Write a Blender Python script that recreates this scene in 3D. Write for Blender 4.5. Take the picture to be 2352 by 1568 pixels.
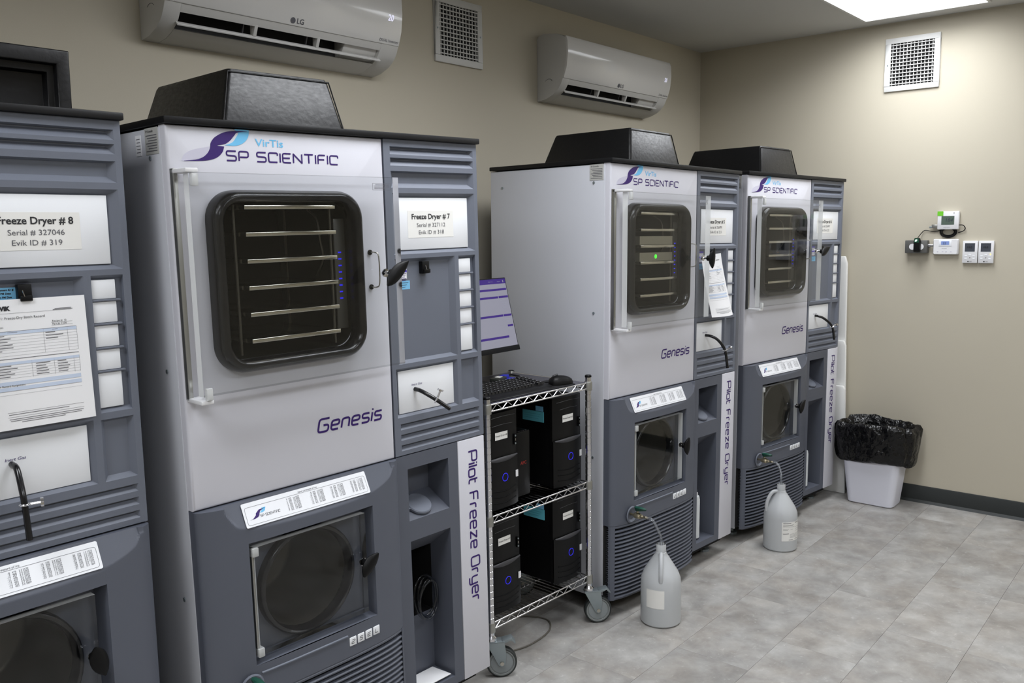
import bpy, bmesh, math, random
from math import sin, cos, pi, radians, sqrt
from mathutils import Matrix, Vector
random.seed(7)
SC = bpy.context.scene
for o in list(bpy.data.objects): bpy.data.objects.remove(o)
COL = SC.collection

# ------------------------------------------------------------------ camera
F_PX, YAW, PITCH, ROLL = 1993.19, radians(49.9395), radians(-7.3857), radians(-0.8709)
CAM_POS = Vector((-1.1051, -1.9748, 1.6292))
_f = Vector((sin(YAW)*cos(PITCH), cos(YAW)*cos(PITCH), sin(PITCH)))
_r = Vector((cos(YAW), -sin(YAW), 0)); _u = _r.cross(_f)
_R = _r*cos(ROLL) + _u*sin(ROLL); _U = _u*cos(ROLL) - _r*sin(ROLL)
cd = bpy.data.cameras.new('camera'); cam = bpy.data.objects.new('camera', cd); COL.objects.link(cam)
cd.sensor_fit = 'HORIZONTAL'; cd.sensor_width = 36.0; cd.lens = F_PX/2352*36; cd.clip_start = .02; cd.clip_end = 60
M = Matrix.Identity(4)
for i in range(3):
    M[i][0] = _R[i]; M[i][1] = _U[i]; M[i][2] = -_f[i]; M[i][3] = CAM_POS[i]
cam.matrix_world = M; SC.camera = cam
# ------------------------------------------------------------------ world, exposure
w = bpy.data.worlds.new('World'); SC.world = w; w.use_nodes = True
w.node_tree.nodes['Background'].inputs[0].default_value = (.5, .5, .5, 1)
w.node_tree.nodes['Background'].inputs[1].default_value = 0.02
vs = SC.view_settings
vs.view_transform = 'Standard'; vs.look = 'None'; vs.gamma = 1.0; vs.use_curve_mapping = False
vs.exposure = 0.0
LAMP = 4.7                      # glow of the panel diffusers themselves
WATT = 18.2                     # light each ceiling panel throws down into the room
LAMP_COL = (.965, .99, 1.03)
SC.cycles.use_denoising = True
SC.cycles.max_bounces = 7; SC.cycles.diffuse_bounces = 4; SC.cycles.glossy_bounces = 3
SC.cycles.use_adaptive_sampling = True; SC.cycles.adaptive_threshold = .05
SC.cycles.transparent_max_bounces = 14; SC.cycles.caustics_reflective = False
# ceiling panels: (x0, x1, y0, y1); the first is the one in view
PANELS = [(2.80, 4.02, -.885, -.275), (0.36, 1.58, -.885, -.275), (-2.08, -.86, -.885, -.275), (2.80, 4.02, -3.0, -2.39), (0.36, 1.58, -3.0, -2.39), (-2.08, -.86, -3.0, -2.39)]
XB, YW, H = 4.2125, 0.8424, 2.7548
X0, Y0 = -3.2, -4.8
PANEL_LIGHTS = []
for (a_, b_, c_, d_) in PANELS:
    ld_ = bpy.data.lights.new('panel_light', 'AREA'); ld_.shape = 'RECTANGLE'; ld_.size = b_-a_; ld_.size_y = d_-c_
    ld_.energy = WATT; ld_.color = LAMP_COL; ld_.spread = radians(158)
    lo_ = bpy.data.objects.new('panel_light', ld_); COL.objects.link(lo_); PANEL_LIGHTS.append(lo_)

# ------------------------------------------------------------------ materials
MATS = {}
def nodes(name):
    m = bpy.data.materials.new(name); m.use_nodes = True; MATS[name] = m
    nt = m.node_tree; return m, nt, nt.nodes['Principled BSDF']
def lin(c):
    return tuple(((x/255+.055)/1.055)**2.4 if x > 10 else x/255/12.92 for x in c)
def mat(name, rgb, rough=.5, metal=0., spec=.5, var=.03, vscale=6., bump=0., bscale=200., coat=0., emit=None, es=0.):
    """rgb is an sRGB 0-255 albedo; a little noise keeps each surface from being perfectly even"""
    m, nt, b = nodes(name)
    c = lin(rgb)
    tc = nt.nodes.new('ShaderNodeTexCoord'); nz = nt.nodes.new('ShaderNodeTexNoise')
    nz.inputs['Scale'].default_value = vscale; nz.inputs['Detail'].default_value = 4
    nt.links.new(tc.outputs['Object'], nz.inputs['Vector'])
    mx = nt.nodes.new('ShaderNodeMix'); mx.data_type = 'RGBA'
    mx.inputs[6].default_value = (*[max(0, x*(1-var)) for x in c], 1); mx.inputs[7].default_value = (*[min(1, x*(1+var)) for x in c], 1)
    nt.links.new(nz.outputs[0], mx.inputs[0]); nt.links.new(mx.outputs[2], b.inputs['Base Color'])
    b.inputs['Roughness'].default_value = rough; b.inputs['Metallic'].default_value = metal
    b.inputs['Specular IOR Level'].default_value = spec; b.inputs['Coat Weight'].default_value = coat
    if bump:
        n2 = nt.nodes.new('ShaderNodeTexNoise'); n2.inputs['Scale'].default_value = bscale; n2.inputs['Detail'].default_value = 3
        nt.links.new(tc.outputs['Object'], n2.inputs['Vector'])
        bp = nt.nodes.new('ShaderNodeBump'); bp.inputs['Strength'].default_value = bump; bp.inputs['Distance'].default_value = .002
        nt.links.new(n2.outputs[0], bp.inputs['Height']); nt.links.new(bp.outputs[0], b.inputs['Normal'])
    if emit:
        b.inputs['Emission Color'].default_value = (*lin(emit), 1); b.inputs['Emission Strength'].default_value = es
        m.cycles.emission_sampling = 'NONE'
    return m
def clear(name, tint, refl_rough=.03, ior=1.49):
    """clear sheet: straight-through transmission under a Fresnel reflection"""
    m, nt, b = nodes(name); nt.nodes.remove(b)
    out = nt.nodes['Material Output']
    t = nt.nodes.new('ShaderNodeBsdfTransparent'); t.inputs[0].default_value = (*tint, 1)
    g = nt.nodes.new('ShaderNodeBsdfGlossy'); g.inputs['Roughness'].default_value = refl_rough
    fr = nt.nodes.new('ShaderNodeFresnel')
    ge = nt.nodes.new('ShaderNodeNewGeometry'); im = nt.nodes.new('ShaderNodeMapRange')   # same index from both sides of the sheet
    im.inputs[3].default_value = ior; im.inputs[4].default_value = 1/ior
    nt.links.new(ge.outputs['Backfacing'], im.inputs[0]); nt.links.new(im.outputs[0], fr.inputs[0])
    mx = nt.nodes.new('ShaderNodeMixShader')
    hf = nt.nodes.new('ShaderNodeMath'); hf.operation = 'MULTIPLY'; hf.inputs[1].default_value = .7
    nt.links.new(fr.outputs[0], hf.inputs[0])
    nt.links.new(hf.outputs[0], mx.inputs[0]); nt.links.new(t.outputs[0], mx.inputs[1]); nt.links.new(g.outputs[0], mx.inputs[2])
    nt.links.new(mx.outputs[0], out.inputs[0]); return m
def milky(name, rgb, trans, rough=.35):
    """translucent plastic: diffuse + translucent + a share of straight transmission"""
    m, nt, b = nodes(name); nt.nodes.remove(b)
    out = nt.nodes['Material Output']; c = (*lin(rgb), 1)
    d = nt.nodes.new('ShaderNodeBsdfDiffuse'); d.inputs[0].default_value = c
    tl = nt.nodes.new('ShaderNodeBsdfTranslucent'); tl.inputs[0].default_value = c
    tr = nt.nodes.new('ShaderNodeBsdfTransparent'); g = nt.nodes.new('ShaderNodeBsdfGlossy'); g.inputs['Roughness'].default_value = rough
    m1 = nt.nodes.new('ShaderNodeMixShader'); m1.inputs[0].default_value = .35
    m2 = nt.nodes.new('ShaderNodeMixShader'); m2.inputs[0].default_value = trans
    m3 = nt.nodes.new('ShaderNodeMixShader'); fr = nt.nodes.new('ShaderNodeFresnel'); fr.inputs[0].default_value = 1.4
    nt.links.new(d.outputs[0], m1.inputs[1]); nt.links.new(tl.outputs[0], m1.inputs[2])
    nt.links.new(m1.outputs[0], m2.inputs[1]); nt.links.new(tr.outputs[0], m2.inputs[2])
    nt.links.new(fr.outputs[0], m3.inputs[0]); nt.links.new(m2.outputs[0], m3.inputs[1]); nt.links.new(g.outputs[0], m3.inputs[2])
    nt.links.new(m3.outputs[0], out.inputs[0]); return m

WALL = mat('wall_paint', (191, 184, 167), .8, var=.02, vscale=2, bump=.08, bscale=350)
CEIL = mat('ceiling_paint', (196, 196, 194), .9, var=.02, vscale=2)
BASE = mat('rubber_base', (38, 42, 42), .55, bump=.05)
WHITE = mat('powder_coat_white', (208, 208, 216), .42, var=.015, bump=.04, bscale=500)
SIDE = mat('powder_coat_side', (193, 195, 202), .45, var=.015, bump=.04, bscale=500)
GREY = mat('grey_moulded_plastic', (104, 109, 121), .5, var=.03, bump=.06, bscale=700)
GREY_SHADED = mat('grey_plastic_shaded', (86, 90, 101), .5, var=.03, bump=.06, bscale=700)  # same plastic as GREY, dimmer light on the lower fronts put into the colour
PLATE = mat('white_plate', (236, 238, 242), .4, var=.01)
PAPER = mat('paper', (238, 238, 240), .8, var=.012)
LBL = mat('label_paper', (233, 232, 228), .75, var=.01)
BLK = mat('black_cap', (12, 12, 14), .5, spec=.3, bump=.05)
SHADE = mat('shade_black', (8, 8, 9), .8)  # near-black base colour stands in for shade in openings and behind slats
RUB = mat('black_rubber', (13, 13, 16), .22, var=.1)
def vinyl():
    m = mat('black_vinyl', (13, 13, 15), .36, spec=.38, var=.25, vscale=14, bump=.35, bscale=60)
    nt = m.node_tree; b = nt.nodes['Principled BSDF']
    n = nt.nodes.new('ShaderNodeTexNoise'); n.inputs['Scale'].default_value = 22; n.inputs['Detail'].default_value = 6
    r = nt.nodes.new('ShaderNodeMapRange'); r.inputs[3].default_value = .24; r.inputs[4].default_value = .55
    nt.links.new(n.outputs[0], r.inputs[0]); nt.links.new(r.outputs[0], b.inputs['Roughness']); return m
VINYL = vinyl()
POLISH = mat('polished_steel', (200, 196, 184), .14, 1., var=.03)
STEEL = mat('stainless', (190, 186, 176), .3, 1., var=.05)
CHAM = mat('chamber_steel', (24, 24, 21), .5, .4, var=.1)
DARKST = mat('condenser_steel', (92, 88, 80), .42, .7, var=.1)
CHROME = mat('chrome', (225, 225, 228), .12, 1., var=.02)
ALU = mat('aluminium', (170, 170, 166), .35, .9)
ZINC = mat('zinc_plate', (150, 160, 164), .4, .7, var=.08)
BRASS = mat('nickel_fitting', (170, 160, 135), .3, .9)
KNOB = mat('black_knob', (8, 8, 9), .45, spec=.25)
ACR = clear('acrylic', (.955, .962, .965))
ACR_E = milky('acrylic_edge', (250, 252, 252), .28, .1)
PURPLE = mat('purple_ink', (48, 14, 102), .5, var=.02)
BLUE = mat('sky_blue_ink', (112, 192, 236), .5, var=.05)
LILAC = mat('pale_lilac_ink', (198, 196, 212), .5)
INK = mat('black_ink', (38, 38, 42), .6)
GREYINK = mat('grey_ink', (92, 92, 98), .6)
BAND = mat('pale_blue_band', (196, 208, 228), .7)
STICK = mat('blue_sticker', (120, 186, 224), .6)
TEAL = mat('teal_sticker', (98, 188, 206), .6)
PSTICK = mat('purple_sticker', (84, 66, 190), .6)
LEDB = mat('blue_led', (20, 20, 120), .5, emit=(44, 40, 235), es=.9)
LEDG = mat('green_led', (40, 160, 40), .5, emit=(80, 255, 60), es=1.2)
ACW = mat('ac_white', (216, 215, 213), .16, var=.01, coat=.3)
ACD = mat('ac_matte_white', (196, 195, 192), .5)
DISP = mat('display_digit', (240, 240, 255), .5, emit=(225, 225, 255), es=.75)
VENTW = mat('vent_white', (205, 205, 203), .45)
PC = mat('pc_black', (10, 10, 11), .42, spec=.25, var=.1)
PCD = mat('pc_matte_black', (5, 5, 6), .6, spec=.12)
PCG = mat('pc_grey_lip', (58, 58, 62), .35)
KEYM = mat('key_black', (30, 30, 32), .35)
VGA = mat('vga_blue', (38, 44, 170), .45)
COIL = clear('coil_tubing', (.72, .74, .77), .06, 1.6)
TUBE = milky('clear_tubing', (200, 206, 216), .78, .08)
JUGM = milky('hdpe_translucent', (240, 243, 246), .2)
LIQ = mat('cloudy_water', (150, 156, 148), .3)
BINW = mat('bin_plastic', (226, 227, 238), .45)
def bagm():
    m = mat('bag_plastic', (9, 9, 10), .22, spec=.4, bump=1., bscale=16)
    for n in m.node_tree.nodes:
        if n.type == 'BUMP': n.inputs['Distance'].default_value = .03
    return m
BAG = bagm()
GREEN = mat('green_lever', (22, 74, 60), .45)
GTAPE = mat('green_tape', (110, 196, 40), .6)
THW = mat('thermostat_white', (228, 228, 230), .4)
LCD = mat('lcd_grey_green', (84, 98, 88), .3)
LCDB = mat('lcd_blue', (120, 140, 190), .3, emit=(110, 130, 190), es=.25)
LCDK = mat('lcd_dark', (70, 74, 82), .25)
BOXG = mat('outlet_box_grey', (98, 98, 96), .45, .3)
FOAM = mat('white_foam', (232, 232, 230), .8)
SCRW = mat('screen_white', (30, 30, 34), .4, emit=(160, 160, 176), es=.72)
SCRP = mat('screen_purple', (20, 10, 40), .4, emit=(56, 22, 132), es=.7)
SCRG = mat('screen_grey', (20, 20, 24), .4, emit=(140, 142, 158), es=1.0)
def emis(name, c, s):
    m, nt, b = nodes(name); nt.nodes.remove(b); e = nt.nodes.new('ShaderNodeEmission')
    e.inputs[0].default_value = (*c, 1); e.inputs[1].default_value = s
    nt.links.new(e.outputs[0], nt.nodes['Material Output'].inputs[0]); return m
DIFF = emis('lamp_diffuser', LAMP_COL, LAMP)
def floor_mat():
    m, nt, b = nodes('vinyl_tile')
    tc = nt.nodes.new('ShaderNodeTexCoord'); oi = nt.nodes.new('ShaderNodeObjectInfo')
    mul = nt.nodes.new('ShaderNodeMath'); mul.operation = 'MULTIPLY'; mul.inputs[1].default_value = 37
    add = nt.nodes.new('ShaderNodeVectorMath'); add.operation = 'ADD'
    nt.links.new(oi.outputs['Random'], mul.inputs[0]); nt.links.new(tc.outputs['Object'], add.inputs[0]); nt.links.new(mul.outputs[0], add.inputs[1])
    def noise(s, d, dist=0.):
        n = nt.nodes.new('ShaderNodeTexNoise'); n.inputs['Scale'].default_value = s; n.inputs['Detail'].default_value = d
        n.inputs['Distortion'].default_value = dist; n.inputs['Roughness'].default_value = .62
        nt.links.new(add.outputs[0], n.inputs['Vector']); return n
    n1, n2, n3 = noise(8.5, 9, .25), noise(5, 4, .2), noise(46, 5, .4)
    cr = nt.nodes.new('ShaderNodeValToRGB'); e = cr.color_ramp.elements
    e[0].position = .28; e[0].color = (*lin((140, 138, 135)), 1); e[1].position = .70; e[1].color = (*lin((182, 181, 178)), 1)
    k = e.new(.5); k.color = (*lin((163, 161, 158)), 1)
    nt.links.new(n1.outputs[0], cr.inputs[0])
    warm = nt.nodes.new('ShaderNodeMix'); warm.data_type = 'RGBA'; warm.blend_type = 'MULTIPLY'
    warm.inputs[7].default_value = (.90, .865, .83, 1)
    mr = nt.nodes.new('ShaderNodeMapRange'); mr.inputs[1].default_value = .40; mr.inputs[2].default_value = .62
    nt.links.new(n2.outputs[0], mr.inputs[0]); nt.links.new(mr.outputs[0], warm.inputs[0]); nt.links.new(cr.outputs[0], warm.inputs[6])
    fl = nt.nodes.new('ShaderNodeMix'); fl.data_type = 'RGBA'; fl.blend_type = 'SCREEN'; fl.inputs[7].default_value = (.16, .16, .155, 1)
    mr3 = nt.nodes.new('ShaderNodeMapRange'); mr3.inputs[1].default_value = .60; mr3.inputs[2].default_value = .72
    nt.links.new(n3.outputs[0], mr3.inputs[0]); nt.links.new(mr3.outputs[0], fl.inputs[0]); nt.links.new(warm.outputs[2], fl.inputs[6])
    tn = nt.nodes.new('ShaderNodeMix'); tn.data_type = 'RGBA'; tn.blend_type = 'MULTIPLY'; tn.inputs[0].default_value = 1
    tr = nt.nodes.new('ShaderNodeMapRange'); tr.inputs[3].default_value = .87; tr.inputs[4].default_value = 1.06
    nt.links.new(oi.outputs['Random'], tr.inputs[0]); nt.links.new(fl.outputs[2], tn.inputs[6]); nt.links.new(tr.outputs[0], tn.inputs[7])
    nt.links.new(tn.outputs[2], b.inputs['Base Color'])
    b.inputs['Roughness'].default_value = .42; b.inputs['Specular IOR Level'].default_value = .35
    bp = nt.nodes.new('ShaderNodeBump'); bp.inputs['Strength'].default_value = .12; bp.inputs['Distance'].default_value = .001
    nt.links.new(n3.outputs[0], bp.inputs['Height']); nt.links.new(bp.outputs[0], b.inputs['Normal'])
    return m
TILE = floor_mat()
GROUT = mat('tile_joint', (150, 148, 144), .8)

# ------------------------------------------------------------------ mesh helpers
class MB:
    def __init__(s): s.v = []; s.f = []; s.m = []
    def add(s, v, f, mi=0):
        o = len(s.v); s.v += [tuple(p) for p in v]; s.f += [tuple(i+o for i in q) for q in f]; s.m += [mi]*len(f); return s
    def box(s, x0, x1, y0, y1, z0, z1, mi=0):
        return s.add([(x0,y0,z0),(x1,y0,z0),(x1,y1,z0),(x0,y1,z0),(x0,y0,z1),(x1,y0,z1),(x1,y1,z1),(x0,y1,z1)],
                     [(0,3,2,1),(4,5,6,7),(0,1,5,4),(1,2,6,5),(2,3,7,6),(3,0,4,7)], mi)
    def loft(s, rings, cap0=True, cap1=True, closed=True, mi=0):
        n = len(rings[0]); v = [p for r in rings for p in r]; f = []
        for i in range(len(rings)-1):
            for j in range(n if closed else n-1):
                k = (j+1) % n; f.append((i*n+j, i*n+k, (i+1)*n+k, (i+1)*n+j))
        if cap0: f.append(tuple(range(n-1, -1, -1)))
        if cap1: f.append(tuple((len(rings)-1)*n+j for j in range(n)))
        return s.add(v, f, mi)
    def prism(s, poly, axis, a0, a1, mi=0):
        def p(q, a): return {'x': (a, q[0], q[1]), 'y': (q[0], a, q[1]), 'z': (q[0], q[1], a)}[axis]
        return s.loft([[p(q, a0) for q in poly], [p(q, a1) for q in poly]], mi=mi)
    def lathe(s, prof, n=24, c=(0,0,0), axis='z', cap0=True, cap1=True, mi=0):
        rings = []
        for r, h in prof:
            ring = []
            for i in range(n):
                a = 2*pi*i/n; x, y = r*cos(a), r*sin(a)
                ring.append({'z': (c[0]+x, c[1]+y, c[2]+h), 'y': (c[0]+x, c[1]+h, c[2]+y), 'x': (c[0]+h, c[1]+x, c[2]+y)}[axis])
            rings.append(ring)
        return s.loft(rings, cap0, cap1, mi=mi)
    def tube(s, pts, r, n=8, mi=0, cyclic=False):
        pts = [Vector(p) for p in pts]; rings = []; prev = None; N = len(pts)
        for i, p in enumerate(pts):
            a = pts[(i-1) % N] if (cyclic or i > 0) else p; b = pts[(i+1) % N] if (cyclic or i < N-1) else p
            t = (b-a).normalized()
            if prev is None:
                prev = t.orthogonal().normalized()
            prev = (prev - t*prev.dot(t)).normalized(); q = t.cross(prev)
            rr = r[i] if isinstance(r, (list, tuple)) else r
            rings.append([p + (prev*cos(2*pi*k/n) + q*sin(2*pi*k/n))*rr for k in range(n)])
        if cyclic: rings.append(rings[0])
        return s.loft(rings, not cyclic, not cyclic, mi=mi)
    def poly(s, pts, mi=0): return s.add(pts, [tuple(range(len(pts)))], mi)
    def grid(s, fn, us, vs_, skip=None, mi=0):
        nu = len(us); v = [fn(u, t) for t in vs_ for u in us]; f = []
        for j in range(len(vs_)-1):
            for i in range(nu-1):
                if skip and skip((us[i]+us[i+1])/2, (vs_[j]+vs_[j+1])/2): continue
                f.append((j*nu+i, j*nu+i+1, (j+1)*nu+i+1, (j+1)*nu+i))
        return s.add(v, f, mi)
    def mesh(s, name, mats, bevel=0., smooth=None, segs=2):
        me = bpy.data.meshes.new(name); me.from_pydata(s.v, [], s.f)
        for i, p in enumerate(me.polygons): p.material_index = s.m[i]
        bm = bmesh.new(); bm.from_mesh(me)
        bmesh.ops.remove_doubles(bm, verts=bm.verts, dist=1e-6)
        bmesh.ops.recalc_face_normals(bm, faces=bm.faces)
        if bevel:
            ed = [e for e in bm.edges if len(e.link_faces) == 2 and e.calc_face_angle(0) > .5]
            bmesh.ops.bevel(bm, geom=ed, offset=bevel, segments=segs, affect='EDGES', profile=.5, clamp_overlap=True)
        bm.to_mesh(me); bm.free()
        for m in (mats if isinstance(mats, (list, tuple)) else [mats]): me.materials.append(m)
        if smooth is not None or bevel:
            for p in me.polygons: p.use_smooth = True
            me.set_sharp_from_angle(angle=radians(smooth if smooth is not None else 40))
        return me
    def build(s, name, mats, parent=None, bevel=0., smooth=None, segs=2, **kw):
        o = bpy.data.objects.new(name, s.mesh(name, mats, bevel, smooth, segs)); COL.objects.link(o); o.parent = parent
        for k, v in kw.items(): o[k] = v
        return o
def tag(o, label, cat, group=None):
    o['label'] = label; o['category'] = cat
    if group: o['group'] = group
    return o
def struct(o, label=None):
    o['kind'] = 'structure'
    if label: o['label'] = label
    return o
def thing(name, label, cat, loc=(0,0,0), rz=0., group=None):
    o = bpy.data.objects.new(name, None); COL.objects.link(o); o.empty_display_size = .05
    o.location = loc; o.rotation_euler = (0, 0, rz); return tag(o, label, cat, group)
def copy_tree(o, parent=None, off=None):
    c = o.copy(); COL.objects.link(c); c.parent = parent
    if off: c.location = Vector(o.location) + Vector(off)
    for ch in list(o.children): copy_tree(ch, c)
    return c
def bx(name, m, parent, x0, x1, y0, y1, z0, z1, bevel=.002, **kw):
    return MB().box(x0, x1, y0, y1, z0, z1).build(name, m, parent, bevel, **kw)
def rrect(x0, x1, z0, z1, r, n=6):
    """rounded rectangle, counter-clockwise 2-D points"""
    out = []
    for cx, cz, a0 in ((x1-r, z1-r, 0), (x0+r, z1-r, pi/2), (x0+r, z0+r, pi), (x1-r, z0+r, 3*pi/2)):
        for i in range(n+1):
            a = a0 + pi/2*i/n; out.append((cx+r*cos(a), cz+r*sin(a)))
    return out
def smoothpath(pts, n=6):
    """Catmull-Rom through the points"""
    P = [Vector(p) for p in pts]; P = [2*P[0]-P[1]] + P + [2*P[-1]-P[-2]]; out = []
    for i in range(1, len(P)-2):
        for k in range(n):
            t = k/n; a, b, c, d = P[i-1:i+3]
            out.append(.5*((2*b) + (c-a)*t + (2*a-5*b+4*c-d)*t*t + (3*b-a-3*c+d)*t**3))
    out.append(P[-2]); return out

# flat lettering -----------------------------------------------------------
def place(o, origin, xd, zd, eps=.0006):
    """put a flat XY mesh on a plane: xd right, zd up, lifted by eps along its normal"""
    xd = Vector(xd).normalized(); zd = Vector(zd).normalized(); n = xd.cross(zd)
    m = Matrix.Identity(4)
    for i in range(3):
        m[i][0] = xd[i]; m[i][1] = zd[i]; m[i][2] = n[i]; m[i][3] = origin[i] + n[i]*eps
    o.matrix_local = m
_txt = {}
def text(name, s, size, m, parent, origin, xd=(1,0,0), zd=(0,0,1), align='LEFT', sx=1., shear=0., bold=0., eps=.0006, space=1.0):
    key = (s, size, m.name, align, sx, shear, bold, space)
    if key not in _txt:
        cu = bpy.data.curves.new(name, 'FONT'); cu.body = s; cu.size = size; cu.align_x = align; cu.shear = shear; cu.offset = bold
        cu.space_line = space; cu.resolution_u = 3
        to = bpy.data.objects.new(name, cu); COL.objects.link(to)
        dg = bpy.context.evaluated_depsgraph_get(); me = bpy.data.meshes.new_from_object(to.evaluated_get(dg))
        bpy.data.objects.remove(to)
        for v in me.vertices: v.co.x *= sx
        me.materials.clear(); me.materials.append(m); _txt[key] = me
    o = bpy.data.objects.new(name, _txt[key]); COL.objects.link(o); o.parent = parent
    place(o, origin, xd, zd, eps); return o
G = {'S': [.85, [(.85,1),(0,1),(0,.53),(.85,.5),(.85,0),(0,0)]], 'P': [.85, [(0,0),(0,1),(.85,1),(.85,.4),(.1,.4)]],
     'C': [.85, [(.85,.72),(.85,1),(0,1),(0,0),(.82,0)]], 'I': [0, [(0,0),(0,1)]], 'E': [.8, [(.8,1),(0,1),(0,0),(.8,0)], [(0,.5),(.7,.5)]],
     'N': [.85, [(0,0),(0,1),(.85,0),(.85,1)]], 'T': [.9, [(0,1),(.9,1)], [(.45,1),(.45,0)]], 'F': [.75, [(0,0),(0,1),(.75,1)], [(0,.5),(.65,.5)]],
     'L': [.7, [(0,1),(0,0),(.7,0)]], 'V': [.8, [(0,1),(.4,0),(.8,1)]], 'G': [.85, [(.85,1),(0,1),(0,0),(.85,0),(.85,.5),(.4,.5)]],
     'D': [.85, [(.4,0),(0,0),(0,1),(.85,1),(.85,0),(.4,0)]],
     'e': [.66, [(.05,.36),(.66,.36),(.66,.72),(0,.72),(0,0),(.62,0)]], 'n': [.64, [(0,0),(0,.72),(.64,.72),(.64,0)]],
     's': [.64, [(.62,.72),(0,.72),(0,.38),(.64,.34),(.64,0),(0,0)]], 'i': [0, [(0,0),(0,.72)], [(0,.9),(0,1.02)]], 'l': [0, [(0,0),(0,1)]],
     'o': [.66, [(.33,0),(0,0),(0,.72),(.66,.72),(.66,0),(.33,0)]], 't': [.36, [(0,1),(0,0),(.36,0)], [(0,.72),(.36,.72)]],
     'r': [.42, [(0,0),(0,.72),(.42,.72)]], 'z': [.62, [(0,.72),(.62,.72),(0,0),(.62,0)]], 'y': [.66, [(0,.72),(0,0),(.66,0)], [(.66,.72),(.66,-.28),(.02,-.28)]],
     '2': [.72, [(0,1),(.72,1),(.72,.5),(0,.5),(0,0),(.72,0)]], '5': [.72, [(.72,1),(0,1),(0,.55),(.72,.55),(.72,0),(0,0)]]}
def stroke_text(name, s, width, height, m, parent, origin, xd=(1,0,0), zd=(0,0,1), wt=.13, r=.2, shear=0., gap=.26, eps=.0006):
    def adv(q): return sum((.55 if c == ' ' else G[c][0]+gap) for c in q)
    tot = adv(s)-gap; x = 0.; o = None; d = Vector(xd).normalized()
    for wd in s.split(' '):
        ww = adv(wd)-gap; o = stroke_word(name, wd, width*ww/tot, height, m, parent, Vector(origin)+d*(width*x/tot), xd, zd, wt, r, shear, gap, eps); x += ww+gap+.55
    return o
def stroke_word(name, s, width, height, m, parent, origin, xd=(1,0,0), zd=(0,0,1), wt=.13, r=.2, shear=0., gap=.26, eps=.0006):
    """squared technical lettering drawn as ribbons with rounded corners; scaled to the given width and cap height"""
    polys = []; x = 0.
    for ch in s:
        if ch == ' ': x += .55; continue
        g = G[ch]
        for pl in g[1:]: polys.append([(x+px, py) for px, py in pl])
        x += g[0] + gap
    total = x - gap; sx = width/total; mb = MB()
    for pl in polys:
        pts = [pl[0]]
        for i in range(1, len(pl)-1):
            a, b, c = Vector(pl[i-1]), Vector(pl[i]), Vector(pl[i+1])
            d1, d2 = (a-b), (c-b); rr = min(r, d1.length*.48, d2.length*.48)
            if abs(d1.normalized().dot(d2.normalized())) > .5: rr *= .15
            p, q = b+d1.normalized()*rr, b+d2.normalized()*rr
            for k in range(5):
                t = k/4; pts.append(tuple(p*(1-t)**2 + b*2*t*(1-t) + q*t*t))
        pts.append(pl[-1])
        P = [Vector((px*sx + shear*py*height, py*height)) for px, py in pts]; hw = wt*height/2; L = []; Rr = []
        for i, p in enumerate(P):
            a = P[i-1] if i else p; b = P[i+1] if i < len(P)-1 else p
            t = (b-a); t = t.normalized() if t.length else Vector((1, 0)); nrm = Vector((-t.y, t.x))
            L.append(p+nrm*hw); Rr.append(p-nrm*hw)
        n = len(P); mb.add([(q.x, q.y, 0) for q in L+Rr], [(i, n+i, n+i+1, i+1) for i in range(n-1)])
    me = mb.mesh(name, m)
    o = bpy.data.objects.new(name, me); COL.objects.link(o); o.parent = parent; place(o, origin, xd, zd, eps); return o
def flat(name, pts, m, parent, y=-.0006):
    """flat print on a front plane: pts are (u, z)"""
    return MB().poly([(p[0], y, p[1]) for p in pts]).build(name, m, parent)

# ------------------------------------------------------------------ the room
def tile_floor():
    fl = struct(MB().box(X0, XB, Y0, YW, -.08, -.003).build('floor', GROUT), 'grey mottled vinyl tile floor')
    tw, tl = .2945, .622; rowy = -.39 + tw*5; cache = {}
    offs = {0: 1.44, 1: 2.377, 2: 2.05, 3: 2.40, 4: 3.01}
    r = -4
    y1 = -.39 + tw*5
    while y1 > Y0:
        y0 = y1 - tw; idx = round((-.10 - y1)/tw)      # row 0 spans y -.39 .. -.10
        st = offs.get(idx, random.random()*tl); x = st - tl*math.ceil((st-X0)/tl) 
        while x < XB:
            a, b = max(x, X0), min(x+tl, XB); c, d = max(y0, Y0), min(y1, YW)
            if b-a > .01 and d-c > .01:
                k = (round(b-a, 3), round(d-c, 3))
                if k not in cache:
                    hx, hy = k[0]/2-.0002, k[1]/2-.0002
                    cache[k] = MB().box(-hx, hx, -hy, hy, -.0028, 0).mesh('tile', TILE, .0003, segs=1)
                o = bpy.data.objects.new('tile', cache[k]); COL.objects.link(o); o.parent = fl; o.location = ((a+b)/2, (c+d)/2, 0)
            x += tl
        y1 = y0
tile_floor()
struct(MB().box(X0, XB+.12, YW, YW+.12, -.08, H+.1).build('wall_left', WALL), 'beige painted wall behind the freeze dryers')
struct(MB().box(XB, XB+.12, Y0, YW, -.08, H+.1).build('wall_back', WALL), 'beige painted end wall')
struct(MB().box(X0-.12, X0, Y0, YW, -.08, H+.1).build('wall_front', WALL))
struct(MB().box(X0-.12, XB+.12, Y0-.12, Y0, -.08, H+.1).build('wall_right', WALL))
struct(MB().box(X0, XB, Y0, YW, H, H+.1).build('ceiling', CEIL), 'smooth pale ceiling')
bpf = [(0, 0), (.006, 0), (.006, .094), (.003, .1004), (0, .1004)]
struct(MB().prism([(XB-.0005-a-(.012 if b < .01 and a > 0 else 0), b) for a, b in [(0, 0), (.006, 0), (.006, .015), (.006, .094), (.003, .1004), (0, .1004)]][::-1], 'y', Y0, YW-.001).build('baseboard_back', BASE, smooth=30), 'dark rubber cove base along the end wall')
struct(MB().prism([(YW-.0005-a, b) for a, b in bpf], 'x', X0, XB-.02).build('baseboard_left', BASE))

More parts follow.
